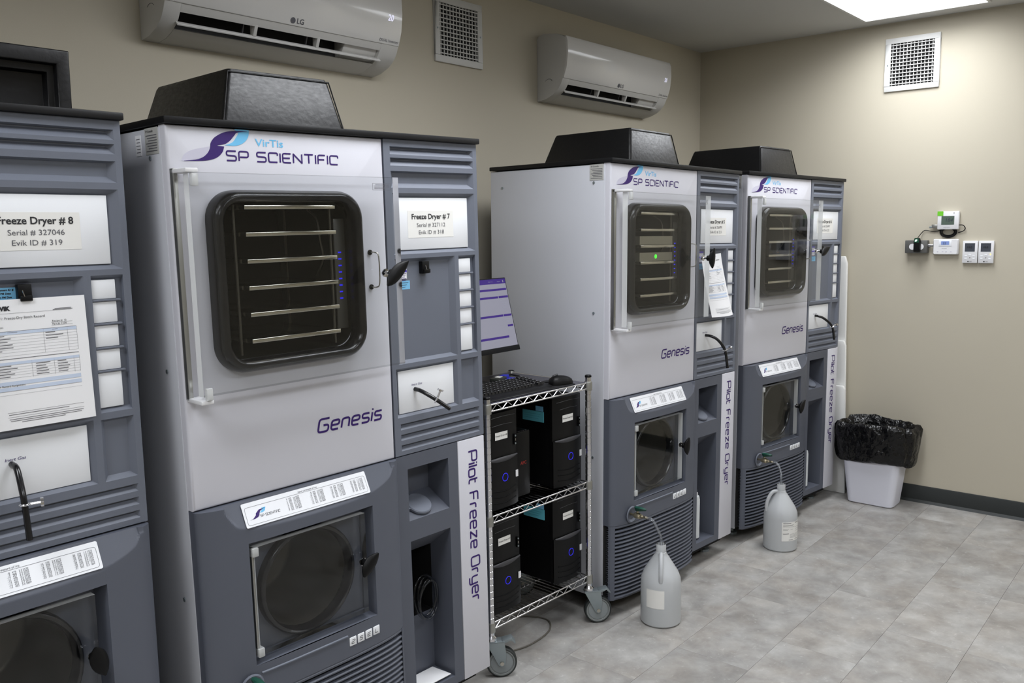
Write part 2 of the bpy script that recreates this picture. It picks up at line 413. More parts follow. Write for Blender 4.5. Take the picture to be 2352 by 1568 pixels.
def ceiling_light(i, x0, x1, y0, y1):
    lab = 'flat white ceiling light panel, its corner at the top right' if i == 0 else ['', 'flat ceiling panel light over the wire cart', 'flat ceiling panel light over the number 8 dryer', 'flat ceiling panel light across the room from the trash can', 'flat ceiling panel light across the room from the wire cart', 'flat ceiling panel light across the room from the number 8 dryer'][i]
    t = thing('ceiling_light', lab, 'ceiling light', ((x0+x1)/2, (y0+y1)/2, H), group=None if i == 0 else 'ceiling panels outside the view')
    hx, hy = (x1-x0)/2, (y1-y0)/2; f = MB(); b = .014
    for a in ((-hx-b, hx+b, -hy-b, -hy), (-hx-b, hx+b, hy, hy+b), (-hx-b, -hx, -hy, hy), (hx, hx+b, -hy, hy)):
        f.box(a[0], a[1], a[2], a[3], -.012, -.0005)
    f.build('frame', VENTW, t)
    MB().box(-hx, hx, -hy, hy, -.009, -.004).build('diffuser', DIFF, t)
    PANEL_LIGHTS[i].parent = t; PANEL_LIGHTS[i].location = (0, 0, -.0125)
for i, p in enumerate(PANELS): ceiling_light(i, *p)

# ------------------------------------------------------------------ wall vents (local: x right, y into wall, z up)
def wall_vent(label, origin, rz, w_=.30, h_=.29):
    t = thing('wall_vent', label, 'vent', origin, rz, 'square wall registers')
    f = MB(); b = .03; W2, H2 = w_/2, h_/2
    for a in ((-W2, W2, -H2, -H2+b), (-W2, W2, H2-b, H2), (-W2, -W2+b, -H2+b, H2-b), (W2-b, W2, -H2+b, H2-b)):
        f.box(a[0], a[1], -.012, -.0005, a[2], a[3])
    f.build('frame', VENTW, t, .0015)
    MB().box(-W2+b, W2-b, -.0012, -.0006, -H2+b, H2-b).build('duct_opening', SHADE, t)  # thin black sheet stands in for the shaded duct
    g = MB(); n = 12; wi, hi = w_-2*b, h_-2*b
    for k in range(n):
        z = -H2+b + hi*(k+.5)/n; g.box(-W2+b, W2-b, -.011, -.0055, z-.0022, z+.0022)
    for k in range(n):
        x = -W2+b + wi*(k+.5)/n; g.box(x-.0018, x+.0018, -.006, -.0015, -H2+b, H2-b)
    g.build('grille_bars', VENTW, t, kind='stuff')
    for sx in (-1, 1): MB().lathe([(.004, -.0135), (.004, -.012)], 10, (sx*(W2-b/2), 0, 0), 'y').build('screw', ZINC, t)
wall_vent('square white wall register between the two air conditioners', (1.893, YW, 2.519), 0, .312, .288)
wall_vent('square white wall register high on the end wall', (XB, -.475, 2.52), -pi/2, .29, .293)

# ------------------------------------------------------------------ air conditioners
def air_conditioner(label, x0, wdt, z0=2.272):
    t = thing('air_conditioner', label, 'air conditioner', (x0, YW, z0), group='wall-mounted air conditioners')
    # profile (depth from wall, height), wall at 0, front at -.195
    low = [(-.0008, .0), (-.054, .008), (-.1, .026), (-.122, .041), (-.138, .055), (-.152, .076), (-.163, .1)]
    upper = [(-.174, .15), (-.184, .22), (-.181, .295), (-.13, .318), (-.045, .329), (-.015, .322), (-.0008, .31)]
    a0, a1 = .058, wdt-.090                          # ends of the air outlet
    MB().prism([(-.0008, .105), (-.160, .105)] + upper, 'x', .004, wdt-.004).build('housing', ACD, t, .002, smooth=35)
    for a, b in ((0., a0), (a1, wdt)):               # closed end cheeks with the full side profile
        MB().prism(low + upper, 'x', a, b).build('end_cheek', ACD, t, .002, smooth=35)
    MB().prism([(-.0008, .03)] + low[:3] + [(-.105, .030), (-.09, .036), (-.06, .024)], 'x', a0, a1).build('bottom_tray', ACD, t, smooth=35)
    MB().prism([(-.150, .076), (-.158, .090), (-.163, .104), (-.12, .104), (-.12, .09)], 'x', a0, a1).build('outlet_lip', ACD, t, smooth=20)
    fp = [(-.160, .1), (-.167, .101), (-.186, .155), (-.1945, .22), (-.192, .28), (-.183, .302), (-.178, .302)]
    MB().prism(fp, 'x', .002, wdt-.002).build('front_panel', ACW, t, .0015, smooth=50)
    MB().box(a0, a1, -.075, -.0015, .03, .104).build('outlet_cavity', SHADE, t)
    MB().prism([(-.143, .086), (-.112, .044), (-.09, .036), (-.076, .036), (-.076, .1), (-.12, .1)], 'x', a1-.165, a1-.001).build('outlet_block', ACD, t, .002)
    MB().prism([(-.138, .036), (-.141, .041), (-.129, .051), (-.126, .048)], 'x', a0-.006, a1+.012).build('louver', ACW, t, .0008)
    for xx in (.334, .60):
        MB().prism([(-.155, .086), (-.138, .046), (-.120, .046), (-.122, .088)], 'x', xx, xx+.013).build('strut', ACD, t, .001)
        MB().prism([(-.13, .09), (-.112, .044), (-.108, .044), (-.118, .09)], 'x', xx-.03, xx-.025).build('vane', PCG, t)
    # marks on the front panel: short dark badge, round mark, temperature digits
    xd, zd = (1, 0, 0), Vector((0, -.007, .05)).normalized()
    def on(x, z):  # point on the front panel at height z
        for (y0, z0_), (y1, z1_) in zip(fp[1:5], fp[2:6]):
            if z0_ <= z <= z1_: return (x, y0+(y1-y0)*(z-z0_)/(z1_-z0_)-.0005, z)
    zl = Vector((0, -.019, .054)).normalized(); lx = .482*wdt
    mb = MB(); mb.lathe([(.0105, 0), (.0105, .0006)], 20); o = mb.build('logo_mark', GREYINK, t); place(o, on(lx, .1165), xd, zl, .0006)
    text('logo_text', 'LG', .026, GREYINK, t, on(lx+.016, .1085), xd, zl, bold=.0006)
    text('display_digits', '20', .034, DISP, t, on(wdt-.078, .186), xd, Vector((0, -.0085, .065)), shear=.2, sx=.85)
    text('badge_text', 'DUAL Inverter', .016, GREYINK, t, on(wdt-.108, .1085), xd, zl)
    MB().tube([(-.0004, -.075+.03*cos(a), .075+.03*sin(a)) for a in [pi*.25+pi*.5*k/8 for k in range(9)]], .0008, 5).build('knockout_line', GREYINK, t)
air_conditioner('larger nearer white air conditioner above the number 7 dryer', .38, .992, 2.259)
air_conditioner('farther white air conditioner near the room corner', 2.475, 1.02, 2.27)

# ------------------------------------------------------------------ freeze dryers (local: x right, y into the machine, z up)
def basis(x, y, z, t, r):
    ct, st, cr_, sr = cos(t), sin(t), cos(r), sin(r)
    return Matrix(((ct*cr_, -st, -ct*sr, x), (st*cr_, ct, -st*sr, y), (sr, 0, cr_, z), (0, 0, 0, 1)))
M7 = basis(0, 0, 0, radians(-3.3959), radians(.5949))
M5 = basis(1.8016, -.0336, -.0038, radians(-3.2028), radians(-.7587))
M6 = basis(2.959, -.075, -.0108, radians(-6.3298), radians(-.6126))
M8 = basis(-.1151, .0279, 0, radians(-1.5), 0)
W, WS, ZT, ZW, ZC, DEP = 1.0278, .6483, 1.8885, .9345, 1.9067, .67
def bow(u):
    u = min(max(u/WS, 0), 1); return -.047*sqrt(max(0., 1-abs(2*u-1)**3.2))

def dryer(label, m):
    o = thing('freeze_dryer', label, 'freeze dryer'); o.matrix_world = m; o['group'] = 'pilot freeze dryers'; return o
D7 = dryer('freeze dryer number 7, largest fully seen, left of the wire cart', M7)
GRP = {'body': [], 'white': [], 'column': [], 'lower': [], 'lowcol': [], 'hood': []}
def reg(g, o): GRP[g].append(o); return o

# carcass
cab = MB().box(.004, W-.004, .035, DEP, .10, 1.886); cab.f.pop(2); cab.m.pop()
reg('body', cab.build('cabinet', GREY_SHADED, D7))
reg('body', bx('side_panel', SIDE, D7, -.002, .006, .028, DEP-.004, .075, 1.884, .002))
for y, z in ((.594, 1.813), (.083, 1.813), (.081, 1.286), (.082, .681), (.594, 1.286), (.594, .681)):
    reg('body', MB().lathe([(.0055, -.0045), (.0055, -.002)], 12, (0, y, z), 'x').build('screw', ZINC, D7))
s_ = reg('body', bx('data_plate', mat('data_plate_foil', (180, 180, 176), .4), D7, -.0032, -.002, .034, .104, 1.822, 1.885, 0))
text('print', 'SP Scientific', .0085, INK, s_, (-.0032, .098, 1.874), (0, -1, 0))
for k in range(7):
    MB().box(-.0036, -.0033, .04, .098-.006*(k % 3), 1.866-k*.0062, 1.868-k*.0062).build('print_line', GREYINK, s_)
reg('body', bx('top_cap', BLK, D7, -.007, W+.006, -.012, DEP, 1.8895, ZC, .003))
reg('body', bx('plinth', SHADE, D7, .03, W-.03, .04, DEP-.03, .07, .10, 0))

# hood
def ring(u0, u1, y0, y1, z, r, n=4): return [(p[0], p[1], z) for p in rrect(u0, u1, y0, y1, r, n)]
hb = MB().loft([ring(.165, .535, .024, .506, ZC, .012), ring(.168, .532, .027, .503, ZC+.012, .012), ring(.2, .507, .051, .465, 2.036, .012), ring(.206, .501, .057, .459, 2.045, .008)])
ho = reg('hood', hb.build('hood', VINYL, D7, smooth=35))
MB().tube([(.168, .027, ZC+.004), (.2, .051, 2.037), (.507, .051, 2.037), (.532, .027, ZC+.004)], .0025, 6).build('piping', VINYL, ho, smooth=60)

# white front with the chamber opening
def plate_hole(u0, u1, z0, z1, hole, y0, y1):
    mb = MB(); cx = sum(p[0] for p in hole)/len(hole); cz = sum(p[1] for p in hole)/len(hole); outer = []
    for p in hole:
        dx, dz = p[0]-cx, p[1]-cz; t = min(((u1-cx) if dx > 0 else (u0-cx))/dx if abs(dx) > 1e-9 else 1e9, ((z1-cz) if dz > 0 else (z0-cz))/dz if abs(dz) > 1e-9 else 1e9)
        outer.append([cx+dx*t, cz+dz*t])
    for c in ((u0, z0), (u0, z1), (u1, z0), (u1, z1)):
        k = min(range(len(outer)), key=lambda i: (outer[i][0]-c[0])**2+(outer[i][1]-c[1])**2); outer[k] = list(c)
    b = .007
    def ins(p): return (min(max(p[0], u0+b), u1-b), min(max(p[1], z0+b), z1-b))
    rings = [[(p[0], y1, p[1]) for p in hole], [(p[0], y0, p[1]) for p in hole], [(ins(p)[0], y0, ins(p)[1]) for p in outer]]
    for k in range(1, 4):
        a = pi/2*k/3
        rings.append([(ins(p)[0]+(p[0]-ins(p)[0])*sin(a), y0+b*(1-cos(a)), ins(p)[1]+(p[1]-ins(p)[1])*sin(a)) for p in outer])
    rings.append([(p[0], y1, p[1]) for p in outer])
    return mb.loft(rings, False, False)
hole = rrect(.112, .512, 1.303, 1.707, .055, 8)
fp_ = reg('white', plate_hole(0, WS-.001, ZW, ZT, hole, 0, .034).build('front_panel', WHITE, D7, smooth=50))
# logo
def c2l(x, y): return (.039+(x-420)*4.26e-4, 1.804+(640+.0372*(x-420)-y)*4.29e-4)
def cpoly(pts, n=5):
    return [c2l(p.x, p.y) for p in smoothpath([(a, b, 0) for a, b in pts], n)]
S1 = cpoly([(425,640),(510,632),(560,608),(588,572),(595,540),(622,508),(680,480),(750,470),(832,473)])
S2 = cpoly([(832,474),(768,480),(746,498),(718,526),(686,545),(636,554)]); S3 = cpoly([(636,556),(676,560)], 2); S4 = cpoly([(678,562),(664,594),(626,624),(556,640),(425,642)])
lg = flat('logo_swoosh', S1+S2+S3+S4, PURPLE, fp_, -.0007)
flat('logo_leaf', cpoly([(748,460),(845,464)], 2)+cpoly([(845,464),(838,502),(808,536),(756,555),(682,553)])+cpoly([(682,553),(730,537),(756,510),(774,484)]), BLUE, fp_, -.0006)
flat('logo_shade', cpoly([(408,640),(430,605),(480,580),(590,560)])+cpoly([(585,575),(560,610),(500,632),(430,642)]), LILAC, fp_, -.0004)
stroke_text('lettering', 'SP SCIENTIFIC', .335, .0235, PURPLE, fp_, (.154, 0, 1.8085), wt=.175)
text('lettering', 'VirTis', .0265, BLUE, fp_, (.236, 0, 1.8475), sx=1.28, bold=.0003)
stroke_text('lettering', 'Genesis', .222, .036, PURPLE, fp_, (.377, 0, 1.0665), wt=.17, shear=.22, r=.22)

# chamber: gasket, interior, shelves
def loop(u0, u1, z0, z1, r, y, n=8): return [(p[0], y, p[1]) for p in rrect(u0, u1, z0, z1, r, n)]
g = MB(); prof = [(0, -.001), (0, -.022), (.004, -.036), (.011, -.045), (.019, -.0485), (.026, -.044), (.031, -.03), (.031, .002)]
g.loft([loop(.084+a, .541-a, 1.272+a, 1.735-a, .075-a*.8, y) for a, y in prof], False, False)
reg('white', g.build('gasket', RUB, D7, smooth=60))
ch = MB().loft([loop(.1125, .5115, 1.3035, 1.7065, .055, .002), loop(.1125, .5115, 1.3035, 1.7065, .055, .36)], False, True)
reg('white', ch.build('chamber', CHAM, D7, smooth=40))
for k in range(6):
    z = 1.6925 - .0686*k
    reg('white', MB().box(.181, .457, -.022, .30, z-.006, z+.005).build('shelf', POLISH, D7, .0015))
for u in (.172, .466):
    for y in (.02, .25):
        reg('white', MB().tube([(u, y, 1.31), (u, y, 1.70)], .004, 8).build('shelf_rod', DARKST, D7))
reg('white', MB().tube(smoothpath([(.445, .1, 1.69), (.45, .06, 1.66), (.452, .05, 1.6), (.462, .055, 1.55), (.47, .1, 1.5)], 5), .003, 6).build('probe_wire', DARKST, D7))
ip = reg('white', bx('indicator_strip', mat('indicator_strip_grey', (66, 64, 58), .4), D7, .472, .508, .012, .018, 1.35, 1.66, .001))
for k in range(8):
    MB().box(.483, .493, .0105, .012, 1.566-.0185*k-.002, 1.566-.0185*k+.002).build('indicator_light', LEDB, ip)
# acrylic door, hinge and latch
def slab(u0, u1, y0, y1, z0, z1):
    mb = MB(); v = [(u0,y0,z0),(u1,y0,z0),(u1,y1,z0),(u0,y1,z0),(u0,y0,z1),(u1,y0,z1),(u1,y1,z1),(u0,y1,z1)]
    mb.add(v, [(0,1,5,4), (2,3,7,6)], 0); mb.add(v, [(0,3,2,1), (4,5,6,7), (1,2,6,5), (3,0,4,7)], 1); return mb
dr = reg('white', slab(.012, .640, -.0745, -.0495, 1.236, 1.773).build('chamber_door', [ACR, ACR_E], D7))
bx('hinge_bar', ALU, dr, .002, .014, -.018, -.002, 1.222, 1.784, .001)
for z in (1.776, 1.222):
    MB().box(.002, .034, -.082, -.006, z-.004, z+.006).build('hinge_cap', THW, dr, .002)
    s = -1 if z > 1.5 else 1
    MB().box(.014, .030, -.088, -.0755, z+s*.006, z+s*.036).build('hinge_block', ACR_E, dr, .002)
st = MB(); fr = ((.548, .613, 1.7365, 1.7555),)
for a, b, c, d in fr:
    for q in ((a, b, c, c+.0008), (a, b, d-.0008, d), (a, a+.0008, c, d), (b-.0008, b, c, d)): st.box(q[0], q[1], -.0750, -.0747, q[2], q[3])
    for k in range(4): st.box(a+.006+.004*(k == 0), b-.006-.012*(k == 3), -.0750, -.0747, d-.005-k*.0035, d-.0036-k*.0035)
st.build('sticker', GREYINK, dr)
kp = MB().tube(smoothpath([(.585, 0, 1.562), (.585, -.025, 1.562), (.59, -.035, 1.55), (.59, -.035, 1.475), (.585, -.025, 1.462), (.585, 0, 1.462)], 4), .0022, 6)
reg('white', kp.build('latch_bail', STEEL, D7, smooth=60))
for z in (1.562, 1.462): reg('white', MB().lathe([(.0075, -.004), (.0075, -.0002)], 12, (.585, 0, z), 'y').build('latch_ferrule', KNOB, D7))

# control column: recessed panel built cell by cell
def recessed(u0, u1, z0, z1, recs, yf, yb, mb=None):
    mb = mb or MB(); us = sorted({u0, u1} | {r[0] for r in recs} | {r[1] for r in recs}); zs = sorted({z0, z1} | {r[2] for r in recs} | {r[3] for r in recs})
    inside = lambda u, z: any(r[0] < u < r[1] and r[2] < z < r[3] for r in recs)
    mb.grid(lambda u, z: (u, yf, z), us, zs, inside)
    for a, b, c, d, dep, bt, bs, bb in recs:   # depth, bevel top / sides / bottom
        o = [(a,yf,c),(b,yf,c),(b,yf,d),(a,yf,d)]; i = [(a+bs,yf+dep,c+bb),(b-bs,yf+dep,c+bb),(b-bs,yf+dep,d-bt),(a+bs,yf+dep,d-bt)]
        mb.add(o+i, [(0,1,5,4),(1,2,6,5),(2,3,7,6),(3,0,4,7),(4,5,6,7)])
    o = [(u0,yf,z0),(u1,yf,z0),(u1,yf,z1),(u0,yf,z1)]; i = [(p[0], yb, p[2]) for p in o]
    mb.add(o+i, [(0,1,5,4),(1,2,6,5),(2,3,7,6),(3,0,4,7)]); return mb
C0, C1 = .6505, W
recs = [(.674, 1.012, 1.845, 1.868, .014, .003, .014, .017), (.674, 1.012, 1.8125, 1.8355, .014, .003, .014, .017), (.674, 1.012, 1.748, 1.797, .014, .004, .016, .014),
        (.676, 1.013, 1.551, 1.733, .013, .012, .022, .011), (.676, .920, 1.219, 1.538, .013, .010, .018, .010), (.9365, 1.010, 1.219, 1.538, .012, .009, .0, .009),
        (.664, .918, 1.055, 1.206, .012, .009, .012, .010), (.9345, 1.012, 1.055, 1.203, .013, .006, .012, .011),
        (.674, 1.011, 1.0165, 1.035, .012, .002, .012, .013), (.674, 1.011, .9835, 1.002, .012, .002, .012, .013), (.674, 1.011, .9505, .969, .012, .002, .012, .013)]
colm = reg('column', recessed(C0, C1, .937, ZT, recs, 0, .036).build('control_column', GREY, D7))
reg('column', bx('display_plate', PLATE, D7, .700, .9885, .0085, .0125, 1.5635, 1.7195, .0008))
ys = [1.528, 1.4775, 1.4225, 1.3665, 1.3125, 1.2215]
for k in range(5):
    reg('column', bx('button_plate', PLATE, D7, .9375, .9935, .0055, .0115, ys[k+1]+.0055 if k < 4 else 1.2295, ys[k]-.0005, .002))
    if k: reg('column', bx('button_rib', GREY, D7, .9366, 1.002, .001, .0115, ys[k], ys[k]+.005, .0015))
ig = reg('column', bx('gas_plate', PLATE, D7, .677, .905, .0075, .0115, 1.0645, 1.1965, .0008))
text('print', 'Inert Gas', .0095, PURPLE, ig, (.728, .0075, 1.146), sx=1.2, shear=.2)
lb = bx('purple_label', PAPER, colm, .690, .731, .0125, .0129, 1.476, 1.527, 0)
MB().box(.690, .731, .0121, .0124, 1.519, 1.527).box(.690, .731, .0121, .0124, 1.4965, 1.503).build('label_band', PSTICK, lb)
ll = MB()
for k in range(8): ll.box(.692, .729-.003*(k % 3), .0121, .0124, 1.515-.0055*k-(.006 if k > 2 else 0), 1.5165-.0055*k-(.006 if k > 2 else 0))
ll.build('label_print', PURPLE, lb)
bl = bx('calibration_sticker', STICK, colm, .694, .742, .0125, .0129, 1.4445, 1.4705, 0)
sl = MB()
for k in range(3): sl.box(.698, .736-.006*k, .0121, .0124, 1.464-.0065*k, 1.465-.0065*k)
sl.build('sticker_print', INK, bl)
def clip(parent, u, z):
    c = bx('magnet_clip', KNOB, parent, u, u+.028, -.004, .0125, z-.038, z, .0015)
    MB().box(u+.002, u+.026, -.011, -.004, z-.036, z-.024).build('clip_jaw', KNOB, c, .001)
    MB().tube([(u+.006, -.012, z-.012), (u+.009, -.014, z-.026)], .0012, 5).build('clip_wire', CHROME, c); return c
reg('column', clip(D7, .781, 1.527))

# lower right: pockets and the long light panel
LR = .905
pk = [(.694, .8635, .722, .889), (.696, .8635, .138, .655)]
lc = recessed(C0, LR, .108, .9335, [(a, b, c, d, .0, 0, 0, 0) for a, b, c, d in pk], 0, .036)
lc.f, lc.m = [q for q in lc.f if True], lc.m
def pocket_col():
    mb = MB(); us = sorted({C0, LR} | {p[0] for p in pk} | {p[1] for p in pk}); zs = sorted({.108, .9335} | {p[2] for p in pk} | {p[3] for p in pk})
    mb.grid(lambda u, z: (u, 0, z), us, zs, lambda u, z: any(p[0] < u < p[1] and p[2] < z < p[3] for p in pk))
    for n_, (a, b, c, d) in enumerate(pk):
        f = [(p[0], 0, p[1]) for p in ((a, c), (b, c), (b, d), (a, d))]
        bk = [(a+.004, .095, c+(.055 if n_ == 0 else .006)), (b-.006, .095, c+(.055 if n_ == 0 else .006)), (b-.006, .095, d-(.012 if n_ == 0 else .075)), (a+.004, .095, d-(.012 if n_ == 0 else .075))]
        mb.add(f+bk, [(0,1,5,4),(1,2,6,5),(2,3,7,6),(3,0,4,7)]+([(4,5,6,7)] if n_ == 0 else []))
        if n_: # back wall with a dark service opening above a grey plate
            mb.add([bk[0], bk[1], (b-.006, .095, .352), (a+.004, .095, .352)], [(0, 1, 2, 3)])
    o = [(C0,0,.108),(LR,0,.108),(LR,0,.9335),(C0,0,.9335)]; mb.add(o+[(p[0], .036, p[2]) for p in o], [(0,1,5,4),(1,2,6,5),(2,3,7,6),(3,0,4,7)]); return mb
reg('lowcol', pocket_col().build('pocket_panel', GREY_SHADED, D7))
so = MB().box(.70, .8575, .0955, .22, .352, .58); so.f = so.f[:2] + so.f[3:]; so.m = so.m[:5]
reg('lowcol', so.build('service_opening', SHADE, D7))
ln = Vector((0, .095, .055)).normalized(); lu = Vector((1, 0, 0)); nn = lu.cross(ln)
ld = MB().lathe([(.040, 0), (.044, .002), (.044, .009), (.041, .012)], 32).box(-.06, -.036, -.012, .012, .001, .009)
ldo = reg('lowcol', ld.build('oil_lid', GREY, D7, smooth=40)); place(ldo, (.765, .042, .7475), lu, ln, .0)
reg('lowcol', bx('light_panel', WHITE, D7, LR+.002, W, -.001, .036, .105, .9335, .003))
stroke_text('lettering', 'Pilot Freeze Dryer', .520, .0385, PURPLE, GRP['lowcol'][-1], (.9525, -.001, .890), (0, 0, -1), (1, 0, 0), wt=.155, gap=.24)

# lower front: bowed panel with a brow, window, badges
def sstep(x): x = min(max(x, 0.), 1.); return x*x*(3-2*x)
def yl(u, z):
    b = bow(u)
    if z < .846: return b
    e = min(u-.068, .617-u)                       # distance in from the ends of the brow
    zc = .856 + .064*max(0., 1-e/.055)**1.6       # its lower edge sweeps up at both ends
    f = -.047 + (z-.856)*.48                      # sloping face
    return b + (max(f, b)-b)*sstep((z-zc)/.009+.5)*sstep(e/.008+.5)
us = sorted({0, .0015, .004, .008, .014, .022, .032, .122, .523, .616, .626, .634, .64, .6445, .6465, .6475} | {.044+.0030*k for k in range(26)} | {.13+.0395*k for k in range(10)} | {.53+.0030*k for k in range(29)})
zs = [.4005, .445, .489, .827] + [.846+.0024*k for k in range(36)] + [.9325]
lp = MB().grid(lambda u, z: (u, yl(u, z), z), us, zs, lambda u, z: .122 < u < .523 and .489 < z < .827)
lp.add([(.122, yl(.122, .5), .489), (.523, yl(.523, .5), .489), (.523, yl(.523, .5), .827), (.122, yl(.122, .5), .827), (.132, .012, .499), (.513, .012, .499), (.513, .012, .817), (.132, .012, .817)], [(0,1,5,4),(1,2,6,5),(2,3,7,6),(3,0,4,7)])
top = [(u, yl(u, .9325), .9325) for u in us]; lp.loft([top, [(p[0], .036, p[2]) for p in top]], False, False, False)
bot = [(u, yl(u, .4005), .4005) for u in us]; lp.loft([bot, [(p[0], .036, p[2]) for p in bot]], False, False, False)
lp.add([(0, 0, .4005), (0, 0, .9325), (0, .036, .9325), (0, .036, .4005)], [(0, 1, 2, 3)]); lp.add([(.6475, 0, .4005), (.6475, 0, .9325), (.6475, .036, .9325), (.6475, .036, .4005)], [(3, 2, 1, 0)])
lpo = reg('lower', lp.build('condenser_panel', GREY_SHADED, D7, smooth=28))
# window floor with round opening, ring, drum
CU, CZ, CRD = .318, .660, .148
circ = [(CU+CRD*cos(2*pi*k/48+.01), CZ+CRD*sin(2*pi*k/48+.01)) for k in range(48)]
wf = plate_hole(.128, .517, .495, .821, circ, .012, .02)
reg('lower', wf.build('window_plate', GREY_SHADED, D7))
rg = MB(); 
for rr, y in ((CRD+.006, .012), (CRD+.006, -.006), (CRD, -.014), (CRD-.008, -.01), (CRD-.009, .02)): pass
rg.loft([[(CU+rr*cos(2*pi*k/48), y, CZ+rr*sin(2*pi*k/48)) for k in range(48)] for rr, y in ((CRD+.007, .0118), (CRD+.007, -.008), (CRD+.002, -.0155), (CRD-.005, -.0155), (CRD-.009, -.008), (CRD-.009, .022))], False, False)
reg('lower', rg.build('window_gasket', RUB, D7, smooth=60))
reg('lower', MB().loft([[(CU+rr*cos(2*pi*k/40), y, CZ+rr*sin(2*pi*k/40)) for k in range(40)] for rr, y in ((CRD-.009, .02), (CRD-.009, .30), (CRD-.02, .31))], False, True).build('condenser_drum', DARKST, D7, smooth=50))
reg('lower', MB().tube([(CU+.011*cos(2*pi*k/20), .3, CZ+.011*sin(2*pi*k/20)) for k in range(20)], .0018, 6, cyclic=True).build('drum_ring', STEEL, D7))
cdoor = reg('lower', slab(.137, .4945, -.040, -.018, .511, .811).build('condenser_door', [ACR, ACR_E], D7))
for z in (.80, .522): MB().box(.130, .148, -.044, -.014, z-.014, z+.010).build('hinge_block', ACR_E, cdoor, .002)
MB().box(.1305, .1365, -.036, -.02, .511, .811).build('hinge_bar', ALU, cdoor, .001)
# vapour pressure chart on the brow
pA, pB = Vector((.119, yl(.3, .9265)-.0012, .9265)), Vector((.119, yl(.3, .868)-.0012, .868)); dn = (pA-pB).normalized(); nn = Vector((1, 0, 0)).cross(dn); hgt = (pA-pB).length
chp = MB(); rp = rrect(0, .398, 0, hgt, .004, 3); chp.loft([[(p[0], p[1], 0) for p in rp], [(p[0], p[1], .0012) for p in rp]])
chart = reg('lower', chp.build('pressure_chart', PLATE, D7, label='white vapor pressure chart plate')); place(chart, pB, (1, 0, 0), dn, .0008)
bo = MB(); ra, rb_ = rrect(.006, .392, .005, hgt-.012, .006, 4), rrect(.0067, .3913, .0057, hgt-.0127, .0055, 4)
bo.loft([[(p[0], p[1], .0016) for p in ra], [(p[0], p[1], .0016) for p in rb_]], False, False).build('chart_border', GREYINK, chart)
text('chart_title', 'vapor pressure of ice', .0072, GREYINK, chart, (.2, hgt-.010, .0014), (1, 0, 0), (0, 1, 0), 'CENTER', shear=.2, eps=.0004)
def num(rr, f): return '\n'.join(f(k) for k in range(8))
for blk, x in enumerate((.125, .202, .270, .338)):
    t0 = 0-8*blk
    for j, (dx, fn) in enumerate(((0, lambda k: str(t0-k)), (.0125, lambda k: '%d' % (579-blk*100-k*11)), (.0245, lambda k: '%.1f' % max(.1, 4.6-blk*1.1-k*.13)), (.037, lambda k: '%d' % (4579-blk*1000-k*110)))):
        text('chart_column', '\n'.join(['°F', '', ''][0:0] + [fn(k) for k in range(8)]), .0056, GREYINK, chart, (x+dx+.008, hgt-.0205, .0014), (1, 0, 0), (0, 1, 0), 'RIGHT', eps=.0004, space=.78)
sc = .30
def lc2(x, y): p = c2l(x, y); return ((p[0]-.039)*sc+.012, (p[1]-1.804)*sc+.0185, .0016)
MB().poly([lc2(*q) for q in [(425,640),(510,632),(588,572),(595,540),(680,480),(832,473),(706,512),(676,560),(664,594),(626,624),(556,640)]]).build('chart_logo', PURPLE, chart)
MB().poly([lc2(*q) for q in [(748,460),(845,464),(808,536),(756,555),(682,553),(748,506),(760,484)]]).build('chart_logo_leaf', BLUE, chart)
stroke_text('chart_lettering', 'SP SCIENTIFIC', .058, .0062, GREYINK, chart, (.046, .020, .0014), (1, 0, 0), (0, 1, 0), wt=.14, eps=.0004)
# badges
for k, ch_ in enumerate('25EL'):
    u0 = .4155+.0292*k; y = yl(u0+.012, .44)
    b_ = reg('lower', bx('badge', PLATE, D7, u0, u0+.0238, y-.0022, y+.004, .4315, .457, .0015))
    stroke_text('badge_letter', ch_, .0105, .011, INK, b_, (u0+.0055, y-.0022, .4385), wt=.14, shear=.25)
us2 = [.135+.275*k/16 for k in range(17)]
reg('lower', MB().loft([[(u, yl(u, .46)-.0004+a, z) for u in us2] for a, z in ((.001, .4685), (-.003, .4665), (-.003, .4635), (.001, .4615))], False, False, False).build('trim_ledge', GREY, D7))
# louvred lower grille
gs = sorted({WS*k/30 for k in range(31)} | {.002, .005, .01, .015, WS-.002, WS-.005, WS-.01, WS-.015})
def gy(u): return bow(min(max(u, .0), WS))
reg('lower', MB().loft([[(u, gy(u)+.034, z) for u in gs] for z in (.085, .3985)], False, False, False).build('grille_back', SHADE, D7))
def slat_mesh(hh, yo=0.):
    pr = [(.014, -hh), (.004, -hh), (.0005, -hh*.5), (0, hh*.3), (.004, hh), (.014, hh)]
    return MB().loft([[(u, gy(u)+a, h) for u in gs] for a, h in pr], False, False, False).mesh('grille_slat', GREY_SHADED, smooth=40)
sm = slat_mesh(.0046)
for k in range(17):
    o = bpy.data.objects.new('grille_slat', sm); COL.objects.link(o); o.parent = D7; o.location = (0, 0, .1045+.0168*k); reg('lower', o)
for z, hh, nme in ((.086, .0075, 'grille_bottom_rail'), (.3935, .0062, 'grille_top_rail')):
    o = bpy.data.objects.new(nme, slat_mesh(hh)); COL.objects.link(o); o.parent = D7; o.location = (0, 0, z); reg('lower', o)
for a, b in ((0, .019), (.629, .6475)):
    uu = [a+(b-a)*k/6 for k in range(7)]
    reg('lower', MB().loft([[(u, gy(u)-.0006, z) for u in uu] for z in (.079, .3995)] + [[(u, gy(u)+.03, .3995) for u in uu]], False, False, False).build('grille_end', GREY_SHADED, D7))
